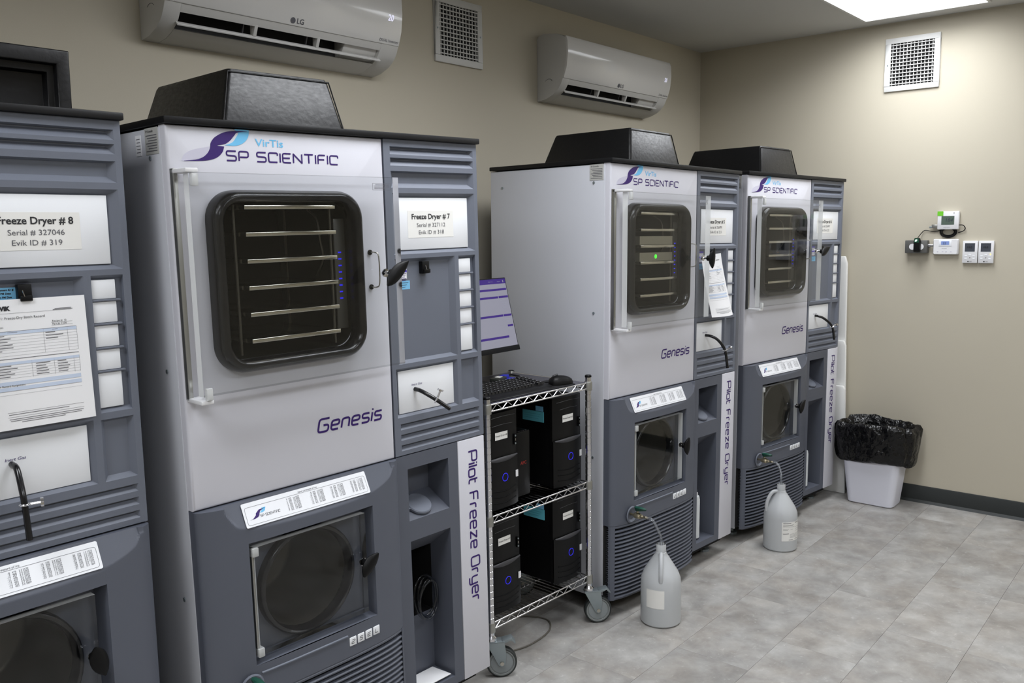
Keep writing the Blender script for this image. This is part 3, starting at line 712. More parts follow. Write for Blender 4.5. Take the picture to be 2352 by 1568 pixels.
# drain valve in its cup
cup = MB().loft([[(.104+r_*cos(2*pi*k/24), y, .437+r_*sin(2*pi*k/24)) for k in range(24)] for r_, y in ((.036, -.044), (.031, -.047), (.026, -.043), (.018, -.036), (.014, -.034))], False, True)
reg('lower', cup.build('drain_cup', GREY, D7, smooth=40))
va = MB().lathe([(.005, .02), (.005, -.012)], 12, (.100, -.052, .44), 'y').lathe([(.011, 0), (.013, -.004), (.013, -.026), (.010, -.03)], 8, (.100, -.062, .44), 'y')
va.lathe([(.008, 0), (.008, -.008), (.0055, -.012), (.0055, -.024), (.0066, -.026), (.0045, -.034)], 12, (.100, -.092, .44), 'y')
vo = reg('lower', va.build('drain_valve', BRASS, D7, smooth=35))
MB().lathe([(.005, 0), (.005, .012)], 10, (.100, -.076, .452)).build('valve_stem', BRASS, vo)
MB().loft([[(.100+a*cos(k*pi/4)-0.006*(h-.463)/.014, -.078+yy+b*sin(k*pi/4), h) for k in range(8)] for a, b, yy, h in ((.011, .013, .0, .462), (.012, .030, -.014, .470), (.011, .030, -.016, .478), (.006, .02, -.016, .482))]).build('valve_lever', GREEN, vo, smooth=50)

# the copies: number 5 and number 6
D5 = dryer('freeze dryer number 5, right of the wire cart with paper clipped on', M5)
D6 = dryer('freeze dryer number 6, farthest one beside the trash can', M6)
ALL = [o for g_ in GRP.values() for o in g_]
for D in (D5, D6):
    for o in ALL: copy_tree(o, D)
# number 8 has the condenser under its control column
D8 = dryer('freeze dryer number 8, cut off by the left edge', M8)
for o in GRP['body']:
    if o.name.startswith(('side_panel', 'screw', 'data_plate')): continue
    copy_tree(o, D8, (-W, 0, 0))
for o in GRP['white'] + GRP['column']: copy_tree(o, D8, (-W, 0, 0))
for o in GRP['lower']: copy_tree(o, D8, (-WS, 0, 0))
for o in GRP['lowcol']: copy_tree(o, D8, (-W-C0, 0, 0))
# its boxed hood with a framed, recessed face
h8 = MB(); a, b, c, d, e = -.72, -.0605, .095, 1.9067, 2.0500
def r4(i, y): return [(a+i, y, d), (b-i*.9-.002, y, d), (b-i*.9, y, e-i), (a+i, y, e-i)]
h8.loft([r4(0, .55), r4(0, c+.004), r4(.003, c), r4(.032, c), r4(.034, c+.004), r4(.034, c+.02), r4(.05, c+.02), r4(.052, c+.045)], True, True)
h8.build('hood', VINYL, D8, .0015)
# feet reach the floor whatever the tilt
for D, m, sh in ((D7, M7, 0), (D5, M5, 0), (D6, M6, 0), (D8, M8, -W)):
    for u in (.09, W-.09):
        for y in (.10, .58):
            zb = -(m[2][3] + m[2][0]*(u+sh))/m[2][2]
            MB().lathe([(.028, zb+.001), (.028, zb+.012), (.010, zb+.016), (.010, .075)], 14, (u+sh, y, 0)).build('levelling_foot', ZINC, D)

# knobs: lever turned a different way on each machine
def knob(parent, u, y, z, ang, L=.082, boltL=.03):
    k = MB().lathe([(.010, .004), (.012, 0), (.012, -.004), (.0045, -.005), (.0045, -boltL)], 12, (u, y, z), 'y').build('latch_bolt', CHROME, parent, smooth=40)
    mb = MB(); rings = []
    for i in range(9):
        s = -1+2*i/8; wd = .0175*(1-abs(s)**2.4)+.003; th = .009*(1-abs(s)**2)+.003
        off = -boltL-.010+.010*s*s*(-1 if s > 0 else -.4)
        cx, cz = s*L/2*cos(ang), s*L/2*sin(ang); px, pz = -sin(ang), cos(ang)
        rings.append([(u+cx+px*wd*cos(2*pi*q/10), y+off+th*sin(2*pi*q/10), z+cz+pz*wd*cos(2*pi*q/10)) for q in range(10)])
    mb.loft(rings).lathe([(.012, 0), (.013, -.012), (.011, -.016)], 12, (u, y-boltL+.012, z), 'y')
    mb.build('latch_knob', KNOB, k, smooth=50)
knob(D7, .578, -.0765, 1.505, radians(42), .096, .04); knob(D5, .578, -.0765, 1.500, radians(88), .088, .036); knob(D6, .578, -.0765, 1.503, radians(30), .08, .036)
for D, sh, ang in ((D7, 0, 50), (D5, 0, 88), (D6, 0, 65), (D8, -WS, 105)):
    knob(D, .4795+sh, -.0415, .668, radians(ang), .078, .022)

# name labels
def name_label(D, sh, no, ser, ev):
    l = bx('name_label', LBL, D, .739+sh, .9255+sh, .0079, .0084, 1.599, 1.681, 0)
    cx = .8325+sh
    text('print', 'Freeze Dryer # %s' % no, .0222, INK, l, (cx, .0079, 1.6555), align='CENTER', bold=.0005, sx=1.0)
    text('print', 'Serial # %s' % ser, .0172, GREYINK, l, (cx, .0079, 1.6315), align='CENTER', sx=1.08)
    text('print', 'Evik ID # %s' % ev, .0172, GREYINK, l, (cx, .0079, 1.6095), align='CENTER', sx=1.1)
name_label(D7, 0, '7', '327112', '318'); name_label(D5, 0, '5', '326991', '221'); name_label(D6, 0, '6', '326997', '222'); name_label(D8, -W, '8', '327046', '319')
# inert gas hoses with pinch clamps
def hose(D, pts, cpos, cdir, cm=CHROME):
    p = smoothpath(pts, 6); h = MB().tube(p, .0066, 10).build('gas_hose', RUB, D, smooth=60)
    c = Vector(cpos); d = Vector(cdir).normalized(); k = min(range(len(p)), key=lambda i: (p[i]-c).length); q = p[k]
    tn = (p[min(k+1, len(p)-1)]-p[max(k-1, 0)]).normalized(); s1 = tn.orthogonal().normalized(); s2 = tn.cross(s1)
    cl = MB().tube([q+(s1*cos(2*pi*i/14)+s2*sin(2*pi*i/14))*.0095 for i in range(14)], .0026, 6, cyclic=True)
    cl.tube([q+d*.008, q+d*.03], .0034, 8); e = q+d*.03
    pr = d.orthogonal().normalized(); pq = d.cross(pr)
    cl.loft([[e+d*h_+(pr*cos(2*pi*i/16)+pq*sin(2*pi*i/16))*(.010 if i % 2 else .0085) for i in range(16)] for h_ in (0, .006)])
    cl.build('pinch_clamp', cm, h, smooth=40)
hose(D7, [(.742, .008, 1.134), (.745, -.015, 1.131), (.754, -.042, 1.119), (.770, -.068, 1.101), (.798, -.090, 1.074)], (.768, -.066, 1.103), (.3, -.25, .9))
hose(D5, [(.757, .008, 1.135), (.76, -.02, 1.132), (.772, -.05, 1.115), (.803, -.07, 1.066), (.813, -.08, .982)], (.801, -.07, 1.07), (.8, -.3, .3))
hose(D6, [(.752, .008, 1.138), (.756, -.015, 1.135), (.775, -.04, 1.120), (.824, -.06, 1.076), (.856, -.06, 1.0)], (.822, -.06, 1.078), (.8, -.3, .3))
hose(D8, [(-.286, .008, 1.139), (-.286, -.02, 1.134), (-.288, -.042, 1.104), (-.289, -.058, 1.062), (-.286, -.06, .984)], (-.289, -.058, 1.064), (.9, -.3, .02))
# drain tubes into the jugs
J5, J6 = Vector((1.918, -.22, 0)), Vector((3.02, -.27, 0)); JH = .333
def drain(D, m, J):
    e = m.inverted() @ (J+Vector((.004, 0, JH-.03))); e2 = m.inverted() @ (J+Vector((.004, .004, JH+.025)))
    MB().tube(smoothpath([(.100, -.120, .44), (.101, -.150, .437), tuple(Vector((.103, -.168, .415))*.6+Vector(e2)*.4), tuple(e2), tuple(e)], 6), .0062, 10).build('drain_tube', TUBE, D, smooth=60)
drain(D5, M5, J5); drain(D6, M6, J6)
# white paper and foil on number 7's side, LED text differs
s2 = bx('serial_label', PAPER, D7, -.0034, -.002, .128, .158, 1.822, 1.872, 0)
for k in range(5): MB().box(-.0038, -.0035, .132, .153-.003*(k % 2), 1.862-k*.008, 1.8635-k*.008).build('print_line', GREYINK, s2)

# trays inside number 5
for k, z in enumerate((1.5608, 1.4922)):
    t = thing('metal_tray', ('upper' if k == 0 else 'lower') + ' steel tray seen through the number 5 chamber door', 'tray')
    t.matrix_world = M5 @ Matrix.Translation((.183, -.014, z))
    mb = MB().box(0, .245, 0, .26, 0, .002); mb.box(0, .245, 0, .003, 0, .037); mb.box(0, .003, .003, .26, 0, .037); mb.box(.242, .245, .003, .26, 0, .037); mb.box(.003, .242, .257, .26, 0, .037)
    mb.build('tray_body', mat('tray_alu_%d' % k, (150, 146, 132), .35, .8), t)
    if k: MB().lathe([(.009, -.0006), (.009, 0)], 16, (.118, 0, .02), 'y').build('green_dot', LEDG, t)

# ------------------------------------------------------------------ papers
def batch_sheet(name, label, m, fn, txt=True):
    """letter sheet; fn maps (x, t) in metres from the top left corner to local space"""
    t = thing(name, label, 'document'); t.matrix_world = m; PW, PH = .216, .279
    xs = [PW*k/12 for k in range(13)]; ts = [PH*k/16 for k in range(17)]
    sh = MB().grid(lambda x, t_: fn(x, t_, 0), xs, ts[::-1]); n = len(sh.v)
    sh.grid(lambda x, t_: fn(x, t_, -.0004), xs[::-1], ts[::-1]); sh.build('sheet', PAPER, t, smooth=80)
    def strip(mb, x0, x1, t0, t1):
        k = max(2, int((x1-x0)/.018)+1); mb.grid(lambda x, q: fn(x, q, .0005), [x0+(x1-x0)*i/(k-1) for i in range(k)], [t1*PH, t0*PH])
    bands, lines = MB(), MB()
    for a, b in ((.245, .268), (.478, .500), (.628, .658), (.672, .700)): strip(bands, .012, .192, a, b)
    bands.build('table_bands', BAND, t)
    for q in [.245]: strip(lines, .012, .192, q-.003, q)
    strip(lines, .012, .192, .452, .456)
    for q in (.29, .313, .336, .359, .382, .405, .43, .52, .54, .56, .58, .602, .70, .73): strip(lines, .012, .192, q, q+.0012)
    for q in (.105, .20, .222): strip(lines, .14 if q > .15 else .012, .185, q, q+.0016)
    for x in (.012, .122, .172, .192): strip(lines, x, x+.0004, .245, .43)
    for x in (.012, .092, .138, .180, .192): strip(lines, x, x+.0004, .478, .61)
    for q in (.868, .902): strip(lines, .034, .192, q, q+.002)
    for q, a, b in ((.882, .036, .16), (.918, .036, .19), (.932, .038, .186), (.946, .06, .15), (.09, .15, .185), (.098, .146, .188), (.25, .05, .07), (.252, .14, .152)): strip(lines, a, b, q, q+.004)
    rnd = random.Random(3)
    for q in (.275, .297, .32, .343, .366, .389): strip(lines, .014, .014+rnd.uniform(.02, .06), q, q+.005); 
    for q in (.272, .295, .318): strip(lines, .126, .126+rnd.uniform(.02, .04), q, q+.005)
    for q in (.505, .526, .547, .567, .588):
        strip(lines, .016, .016+rnd.uniform(.03, .05), q, q+.005); strip(lines, .1, .1+rnd.uniform(.012, .03), q, q+.005); strip(lines, .145, .145+rnd.uniform(.01, .028), q, q+.005)
    lines.build('table_print', GREYINK, t)
    if txt:
        def pt(x, q): return fn(x, q*PH, 0)
        text('print', 'EVIK', .0125, INK, t, pt(.034, .083), bold=.0008); text('print', 'Section 1: Freeze-Dry Batch Record', .0078, INK, t, pt(.014, .152))
        text('print', 'Recipe #: 12', .006, INK, t, pt(.142, .196)); text('print', 'Part #: 1234', .006, INK, t, pt(.142, .219))
        text('print', 'Batch #:', .006, INK, t, pt(.014, .19)); text('print', 'Description:', .006, INK, t, pt(.014, .217)); text('print', 'Batch Record Assignment', .0058, INK, t, pt(.014, .668))
    return t
s8 = batch_sheet('batch_record', 'white batch record sheet clipped to the number 8 dryer', M8 @ Matrix.Translation((-.3275, -.0055, 1.4965)),
                 lambda x, t_, e: (x+.012*t_, -.001-e-.006*(t_/.279), -t_))
batch_sheet('batch_record', 'curling white record sheet hanging on the number 5 dryer', M5 @ Matrix.Translation((.690, -.0055, 1.505)),
            lambda x, t_, e: (x*.80+.028*(t_/.279)-.012+.02*(x/.216)*(t_/.279), -.004-e-.045*(t_/.279)**1.3-.02*sin(3.2*x/.216)*(t_/.279), -t_+.012*(x/.216)*(1-t_/.279)), False)
# blue tag behind number 8's clip
tg = thing('service_tag', 'small light blue service tag above the number 8 batch record', 'tag'); tg.matrix_world = M8 @ Matrix.Translation((-.318, .0115, 1.497))
bx('tag_card', STICK, tg, 0, .092, 0, .0006, -.004, .024, 0)
text('print', 'Equipment ID #', .0058, INK, tg, (.03, 0, .017), bold=.0002); text('print', 'Last PM Date', .0058, INK, tg, (.03, 0, .0095), bold=.0002); text('print', 'Next PM Due', .0058, INK, tg, (.03, 0, .0015), bold=.0002)

# ------------------------------------------------------------------ things kept in the lower pockets
def pocket_bottle(lab, m):
    t = thing('white_canister', lab, 'bottle', group='canisters in the dryer pockets'); t.matrix_world = m @ Matrix.Translation((.752, .048, .1465))
    MB().lathe([(.024, 0), (.027, .003), (.027, .19), (.024, .206), (.016, .212)], 24).build('canister_body', mat('canister_plastic_'+lab[-3], (214, 218, 220), .4), t, smooth=40)
    MB().lathe([(.017, .212), (.017, .222), (.015, .224)], 20).build('canister_cap', THW, t, smooth=40)
pocket_bottle('white canister in the lower pocket of the dryer beside the cart', M5); pocket_bottle('white canister in the lower pocket of the dryer nearest the trash can', M6)
t = thing('coiled_tubing', 'coil of clear tubing hanging in the number 7 lower pocket', 'tubing'); t.matrix_world = M7 @ Matrix.Translation((.80, .06, .42))
for j in range(4):
    MB().tube([((.062-.004*j)*cos(2*pi*k/28)*(.8), .012*sin(2*pi*k/28+j)-.004*j, (.072-.003*j)*sin(2*pi*k/28)) for k in range(28)], .0042, 8, cyclic=True).build('tube_loop', COIL, t, smooth=60)
t = thing('folded_paper', 'white folded paper lying in the number 7 lower pocket', 'paper'); t.matrix_world = M7 @ Matrix.Translation((.705, .006, .1475))
MB().prism([(0, 0), (.145, 0), (.135, .082), (.006, .082)], 'z', 0, .002).build('paper_sheet', PAPER, t)

# ------------------------------------------------------------------ wire cart
CA = radians(-2.5); CX, CY = 1.137, .031; CW, CDp = .585, .42
cart = thing('wire_cart', 'chrome wire shelf cart on casters between dryers 7 and 5', 'cart', (CX, CY, 0), CA)
for x in (0, CW):
    for y in (0, CDp):
        pr = [(.0125, .16)]
        z = .175
        while z < 1.02: pr += [(.0125, z), (.0112, z+.001), (.0112, z+.003), (.0125, z+.004)]; z += .0254
        zt_ = 1.035 if y == 0 else 1.0125
        pr = [q for q in pr if q[1] < zt_-.004] + [(.0125, zt_)]
        p = MB().lathe(pr, 14, (x, y, 0)).build('post', CHROME, cart, smooth=30)
        MB().lathe([(.0135, zt_), (.0135, zt_+.006), (.011, zt_+.009)], 14, (x, y, 0)).build('post_cap', KNOB, p, smooth=30)
for zt in (1.012, .602, .202):
    sh = MB(); r = .0032; x0, x1, y0, y1 = .014, CW-.014, .0, CDp
    for z in (zt, zt-.024):
        for y in (y0, y1): sh.tube([(x0, y, z), (x1, y, z)], r, 8)
        for x in (x0-.012, x1+.012): sh.tube([(x, y0+.012, z), (x, y1-.012, z)], r, 8)
    n = 19
    for y in (y0, y1):
        pts = [(x0+.008+(x1-x0-.016)*k/n, y, zt-(.001 if k % 2 else .023)) for k in range(n+1)]; sh.tube(pts, .0021, 6)
    for x in (x0-.012, x1+.012):
        sh.tube([(x, y0+.02+(y1-y0-.04)*k/12, zt-(.001 if k % 2 else .023)) for k in range(13)], .0021, 6)
    for k in range(1, 24): sh.tube([(x0+(x1-x0)*k/24, y0, zt-.002), (x0+(x1-x0)*k/24, y1, zt-.002)], .0017, 6)
    for k in range(1, 3): sh.tube([(x0, y0+(y1-y0)*k/3, zt-.006), (x1, y0+(y1-y0)*k/3, zt-.006)], .0026, 6)
    so_ = sh.build('wire_shelf', CHROME, cart, smooth=50)
    for x in (0, CW):
        for y in (0, CDp): MB().lathe([(.0165, zt-.03), (.0165, zt+.002), (.0148, zt+.006)], 14, (x, y, 0)).build('shelf_collar', ALU, so_, smooth=30)
bx('shelf_liner', mat('smoke_liner', (70, 68, 78), .25), cart, .016, CW-.016, .004, CDp-.004, 1.0135, 1.0155, .0005)
mat('caster_rubber', (122, 126, 126), .55); mat('caster_disc', (132, 138, 140), .5)
for x in (0, CW):
    for y in (0, CDp):
        ca = MB().lathe([(.019, .140), (.021, .142), (.021, .152), (.013, .160)], 16).build('caster', CHROME, cart, smooth=35)
        ca.location = (x, y, 0); ca.rotation_euler = (0, 0, radians(-40)); ox, rw = .036, .056; c_ = (ox, 0, rw+.0005)
        wo = MB().lathe([(.018, -.014), (.043, -.012), (.045, -.015), (.052, -.015), (rw, -.010), (rw, .010), (.052, .015), (.045, .015), (.043, .012), (.018, .014)], 36, c_, 'y').build('wheel', MATS['caster_rubber'], ca, smooth=30)
        MB().lathe([(.018, -.0155), (.040, -.0135), (.040, .0135), (.018, .0155)], 28, c_, 'y').build('wheel_disc', MATS['caster_disc'], wo, smooth=30)
        MB().lathe([(.0495, -.0156), (.0525, -.0152), (.0568, -.0105), (.0568, .0105), (.0525, .0152), (.0495, .0156)], 36, c_, 'y', False, False).build('tyre', BASE, wo, smooth=30)
        fk = MB()
        for sy in (-1, 1):
            fk.prism([(-.022, .139), (.046, .139), (.052, .092), (ox+.012, .050), (ox, .043), (ox-.012, .050)], 'y', sy*.0195-.0015, sy*.0195+.0015)
        fk.box(-.022, .048, -.021, .021, .136, .140).build('fork', ZINC, ca, .0008)
        MB().lathe([(.0075, -.024), (.0075, .024)], 10, c_, 'y').build('axle_bolt', STEEL, ca)
        MB().prism([(.038, .142), (.074, .150), (.088, .132), (.086, .128), (.070, .142), (.043, .130)], 'y', -.018, .018).build('brake_lever', ZINC, ca, .001)

# ------------------------------------------------------------------ computers on the cart
CM = Matrix.Translation((CX, CY, 0)) @ Matrix.Rotation(CA, 4, 'Z')
def cw(x, y, z): p = CM @ Vector((x, y, z)); return (p.x, p.y, p.z)
TW, TH, TD = .178, .362, .385
def tower():
    t = thing('computer_tower', '', 'computer', cw(0, 0, 0), CA, 'computer towers on the wire cart')
    bx('case', PCD, t, .002, TW-.002, .022, TD, .006, TH-.004, .002)
    # bezel bowed in plan, with a curved lip half way down
    us_ = [TW*k/10 for k in range(11)]
    def by(x): return .004+.012*abs(2*x/TW-1)**3
    mb = MB().grid(lambda x, z: (x, by(x)+(.0 if z > .19 else -.004), z), us_, [.002, .05, .19, .1905, TH-.012, TH])
    mb.add([(0, .03, .002), (0, .03, TH), (0, by(0), TH), (0, by(0), .002)], [(0, 1, 2, 3)]); mb.add([(TW, .03, .002), (TW, .03, TH), (TW, by(TW), TH), (TW, by(TW), .002)], [(3, 2, 1, 0)])
    mb.loft([[(x, by(x), TH) for x in us_], [(x, .03, TH+.001) for x in us_]], False, False, False)
    mb.build('front_bezel', PC, t, smooth=30)
    lip = MB().grid(lambda x, q: (x, by(x)-.0045-.004*sin(pi*min(1, max(0, q)))*1.0, .190-.012*(1-(2*x/TW-1)**2)+q*(.0165*(1-(2*x/TW-1)**2)+.002)), [.006+(TW-.012)*k/14 for k in range(15)], [0, .25, .5, .75, 1.])
    lip.build('bezel_lip', PCG, t, smooth=60)
    MB().tube([(.035+.11*k/8, by(.035+.11*k/8)-.0004, .314+.003*sin(pi*k/8)) for k in range(9)], .0009, 5).build('drive_line', PCG, t)
    MB().tube([(.02+.145*k/8, by(.02+.145*k/8)-.0004, .343+.004*sin(pi*k/8)) for k in range(9)], .0009, 5).build('drive_line', PCG, t)
    MB().tube([(.096+.0145*cos(2*pi*k/24), -.0002, .117+.0145*sin(2*pi*k/24)) for k in range(24)], .0012, 6, cyclic=True).build('power_ring', LEDB, t, smooth=60)
    p = bx('port_strip', PCD, t, .152, .162, .003, .010, .228, .268, .001)
    for z, m_ in ((.262, ZINC), (.233, ZINC)): MB().lathe([(.0035, 0), (.0035, .002)], 10, (.157, .001, z), 'y').build('audio_jack', m_, p)
    MB().box(.1555, .1585, .001, .003, .243, .252).build('usb_port', STEEL, p)
    bx('badge_sticker', THW, t, .156, .169, .0015, .0035, .105, .130, 0)
    for z in (.022, .044, .066):
        MB().tube(smoothpath([(.02, by(.02)-.0045, z+.008), (.09, by(.09)-.0045, z), (.158, by(.158)-.0045, z+.008)], 5), .0022, 6).build('vent_groove', PCD, t)
    return t
T1 = tower(); specs = [(.045, .607, '8', 'tower with white label on the middle shelf, left side'), (.432, .607, '5', 'tower with white label on the middle shelf, right side'),
                       (.052, .207, '7', 'tower with white label on the bottom shelf, left side'), (.430, .207, '6', 'tower with white label on the bottom shelf, right side')]
for i, (x, z, no, lab) in enumerate(specs):
    t = T1 if i == 0 else copy_tree(T1); t.location = cw(x-.022, .028, z-.0025); t['label'] = 'black computer ' + lab
    T_ = t
for i, (x, z, no, lab) in enumerate(specs):
    t = [o for o in bpy.data.objects if o.get('label') == 'black computer ' + lab][0]
    l = bx('paper_label', LBL, t, .048, .114, .0025, .0030, .262, .290, 0)
    text('print', 'Freeze Dryer #' + no, .0098, INK, l, (.081, .0025, .2735), align='CENTER', sx=.92)
    if x > .2:
        a = bx('service_sticker', TEAL, t, -.0012, .0018, .06, .17, .262, .304, 0); MB().box(-.0016, -.0013, .06, .10, .306, .326).build('asset_sticker', STICK, a)
        for k in range(3): MB().box(-.0016, -.0013, .075+.006*k, .158, .292-.009*k, .2932-.009*k).build('print_line', mat('teal_ink', (70, 150, 170), .6) if 'teal_ink' not in MATS else MATS['teal_ink'], a)
ups = thing('battery_backup', 'slim black battery backup beside the middle shelf left tower', 'power supply', cw(.232, .07, .6065), CA)
bx('ups_case', PC, ups, 0, .075, 0, .30, 0, .255, .006)
for k in range(4): MB().box(.012+.013*k, .020+.013*k, .004, .012, .2548, .2562).build('ups_light', PCG, ups)
text('ups_logo', 'APC', .018, mat('ups_red', (130, 28, 22), .5), ups, (.018, 0, .125), bold=.0006)

# monitor
mo = thing('monitor', 'black monitor showing a purple and white page', 'monitor', (1.355, .345, 1.0155), 0)
px0, px1 = -.262, .247; tilt = math.atan2(.072, .289)
mm = Matrix.Translation((0, -.083, .127)) @ Matrix.Rotation(-tilt, 4, 'X')
def mpart(name, mb, m_, bev=.0): 
    o = mb.build(name, m_, mo, bev); o.matrix_local = mm; return o
mpart('monitor_shell', MB().box(px0, px1, 0, .022, 0, .300), PC, .002)
mpart('chin', MB().box(px0, px1, -.004, .0, -.001, .019), PC, .001)
sW0, sW1, sH0, sH1 = px0+.006, px1-.0055, .020, .2955
sc_ = mpart('screen', MB().box(sW0, sW1, -.0012, -.0002, sH0, sH1), SCRW)
def bar(x0, x1, z0, z1, m_=SCRP): MB().box(x0, x1, -.0018, -.0013, z0, z1).build('page_bar', m_, sc_)
bar(sW0, sW1, .2755, sH1); bar(sW0, sW1-.003, .2475, .256); bar(sW0, .178, .2165, .225); bar(.182, sW1-.002, .2165, .225)
bar(sW0, .188, .141, .1495); bar(.1915, sW1-.003, .141, .1495); bar(.203, sW1-.006, .098, .106); bar(sW0, .198, .0535, .0625)
text('page_text', 'Wed 11:12', .006, SCRG, sc_, (.135, -.0018, .283)); text('page_text', 'Support', .006, SCRG, sc_, (.19, -.0018, .283)); text('page_text', 'ii', .012, SCRW, sc_, (.223, -.0018, .2805), bold=.0008)
for x, z, l in ((.19, .207, .03), (.19, .197, .035), (.19, .187, .03), (.195, .177, .03), (.2, .13, .03), (.2, .12, .025), (.2, .088, .025), (.12, .046, .03), (.16, .046, .03), (.08, .046, .03)): bar(x, x+l, z, z+.002, SCRG)
bx('stand_neck', PC, mo, -.03, .015, .0, .03, .012, .30, .003); MB().loft([[(p[0], p[1], z) for p in rrect(-.10, .085, -.08, .10, .03, 4)] for z in (0, .012)]).build('stand_base', PC, mo, .002)

# keyboard, mouse, pad, adapter
kb = thing('keyboard', 'black keyboard lying on the cart top shelf', 'keyboard', (1.115, .072, 1.0155), radians(-3))
KW, KD = .425, .15
MB().prism([(0, 0), (KD, 0), (KD, .026), (.02, .013), (0, .009)], 'x', 0, KW).build('keyboard_base', PC, kb, .002)
MB().prism([(-.028, .002), (0, 0), (.004, .009), (-.022, .007)], 'x', .0, KW-.012).build('palm_rest', PC, kb, .002)
ks = MB()
for r_ in range(6):
    y = .026+.0198*r_; z0 = .0135+(y-.02)*.1; x = .01
    while x < KW-.018:
        if not (.288 < x < .296 or .355 < x < .362):
            ks.loft([[(x+a, y+b, z0-.002) for a, b in ((0, 0), (.0155, 0), (.0155, .0165), (0, .0165))], [(x+a, y+b, z0+.008) for a, b in ((.002, .0015), (.0135, .0015), (.0135, .014), (.002, .014))]])
        x += .0182
ks.build('keys', KEYM, kb, kind='stuff')
kl = MB()
for r_ in range(6):
    for c_ in range(22): kl.box(.0155+.0182*c_, .0185+.0182*c_, .0345+.0198*r_, .0375+.0198*r_, .0222+.00198*r_, .0225+.00198*r_)
kl.build('key_legends', THW, kb, kind='stuff')
pd = thing('mouse_pad', 'thin black mouse pad under the mouse', 'mouse pad', (1.565, .075, 1.0155), radians(-4))
MB().prism(rrect(-.085, .085, -.062, .085, .015, 4), 'z', 0, .003).build('pad_sheet', mat('pad_cloth', (18, 18, 22), .85), pd)
ms = thing('computer_mouse', 'black mouse on the mouse pad', 'mouse', (1.606, .056, 1.0187), radians(66))
rings = []
for i in range(11):
    s = -1+2*i/10; rr = sqrt(max(0, 1-abs(s)**2.6)); rings.append([(.029*rr*cos(pi*k/10)*(1+.08*s), .056*s, .002+.033*rr*sin(pi*k/10)**.8*(1+.18*s)) for k in range(11)])
MB().loft(rings, True, True, True).build('mouse_shell', PC, ms, smooth=60)
MB().tube([(0, .015, .0395), (0, .035, .034)], .004, 8).build('scroll_wheel', PCG, ms)
MB().tube(smoothpath([(0, .054, .012), (.02, .085, .006), (-.01, .13, .004), (-.03, .18, .004)], 6), .0018, 6).build('mouse_cable', KNOB, ms)
ad = thing('display_adapter', 'small dark adapter with blue video plugs behind the keyboard', 'adapter', (1.475, .262, 1.0155), radians(14))
bx('adapter_box', mat('adapter_grey', (48, 50, 46), .45), ad, -.05, .025, -.02, .02, .008, .030, .003)
bx('adapter_label', LBL, ad, -.02, .005, -.012, .012, .0302, .0307, 0)
for x, y, z in ((.03, -.022, .010), (.045, .012, .018)):
    v = MB().prism([(y-.016, z-.007), (y+.016, z-.007), (y+.013, z+.009), (y-.013, z+.009)], 'x', x, x+.038).build('video_plug', VGA, ad, .002)
    MB().tube(smoothpath([(x+.038, y, z), (x+.07, y-.005, z+.002), (x+.10, y-.03, z-.008)], 5), .0035, 7).build('plug_cable', KNOB, v)
MB().tube(smoothpath([(-.05, 0, .018), (-.08, -.03, .012), (-.12, -.055, .006), (-.17, -.06, .006)], 5), .0038, 7).build('adapter_cable', KNOB, ad)
cb = thing('loose_cable', 'grey cable looped on the floor under the wire cart', 'cable', (1.5, .09, 0))
MB().tube(smoothpath([(-.22, .02, .004), (-.1, -.02, .004), (.04, -.01, .004), (.12, .05, .004), (.11, .13, .004), (.03, .2, .02), (-.02, .24, .06)], 8), .0032, 7).build('cable_run', mat('cable_grey', (96, 92, 84), .5), cb)

# ------------------------------------------------------------------ jugs
def jug(lab, J, hang, label_pts):
    t = thing('plastic_jug', lab, 'jug', J, group='plastic jugs catching the drain water'); R = .083
    prof = [(.002, .001), (R-.006, .001), (R, .008), (R, .165), (R-.002, .19), (R-.012, .218), (R-.032, .25), (.030, .283), (.0225, .294), (.0225, .298), (.0205, .300), (.0205, .328), (.0195, .333)]
    b = MB().lathe(prof, 40, cap1=False).build('jug_body', JUGM, t, smooth=40)
    MB().lathe([(.002, .003), (R-.008, .003), (R-.002, .01), (R-.002, .085), (.002, .0855)], 36).build('jug_water', LIQ, t, smooth=40)
    ca, sa = cos(hang), sin(hang)
    MB().tube(smoothpath([(ca*.020, sa*.020, .296), (ca*.045, sa*.045, .292), (ca*.066, sa*.066, .262), (ca*.076, sa*.076, .225), (ca*.074, sa*.074, .195)], 5), [.009]*21, 10).build('jug_handle', JUGM, t, smooth=50)
    a0, a1, z0, z1, pr = label_pts
    L = MB().grid(lambda a, z: ((R+.0006)*cos(a), (R+.0006)*sin(a), z), [a0+(a1-a0)*k/14 for k in range(15)], [z0, z1]).build('jug_label', LBL, t, smooth=60)
    if pr:
        ln_ = MB()
        def st_(q0, q1, z, h): ln_.grid(lambda a, zz: ((R+.001)*cos(a), (R+.001)*sin(a), zz), [a0+(a1-a0)*(q0+(q1-q0)*k/6) for k in range(7)], [z, z+h])
        for q0, q1, zf, h in ((.05, .4, .92, .003), (.62, .9, .92, .003), (.05, .55, .84, .0012), (.05, .5, .8, .0012), (.05, .6, .74, .0008), (.05, .3, .64, .0012), (.05, .25, .58, .0012), (.38, .5, .62, .0012), (.05, .3, .38, .0025), (.35, .9, .36, .0008), (.35, .85, .3, .001), (.35, .9, .24, .001), (.35, .8, .18, .001), (.62, .85, .08, .0018), (.3, .5, .06, .0018), (.66, .92, .7, .001), (.66, .9, .6, .001), (.66, .92, .5, .001)):
            st_(q0, q1, z0+(z1-z0)*zf, h)
        ln_.build('label_print', GREYINK, L)
jug('plastic jug with blank label in front of the number 5 dryer', J5, radians(-150), (radians(-193), radians(-140), .085, .163, False))
jug('plastic jug with printed label in front of the number 6 dryer', J6, radians(138), (radians(-152), radians(-70), .060, .158, True))

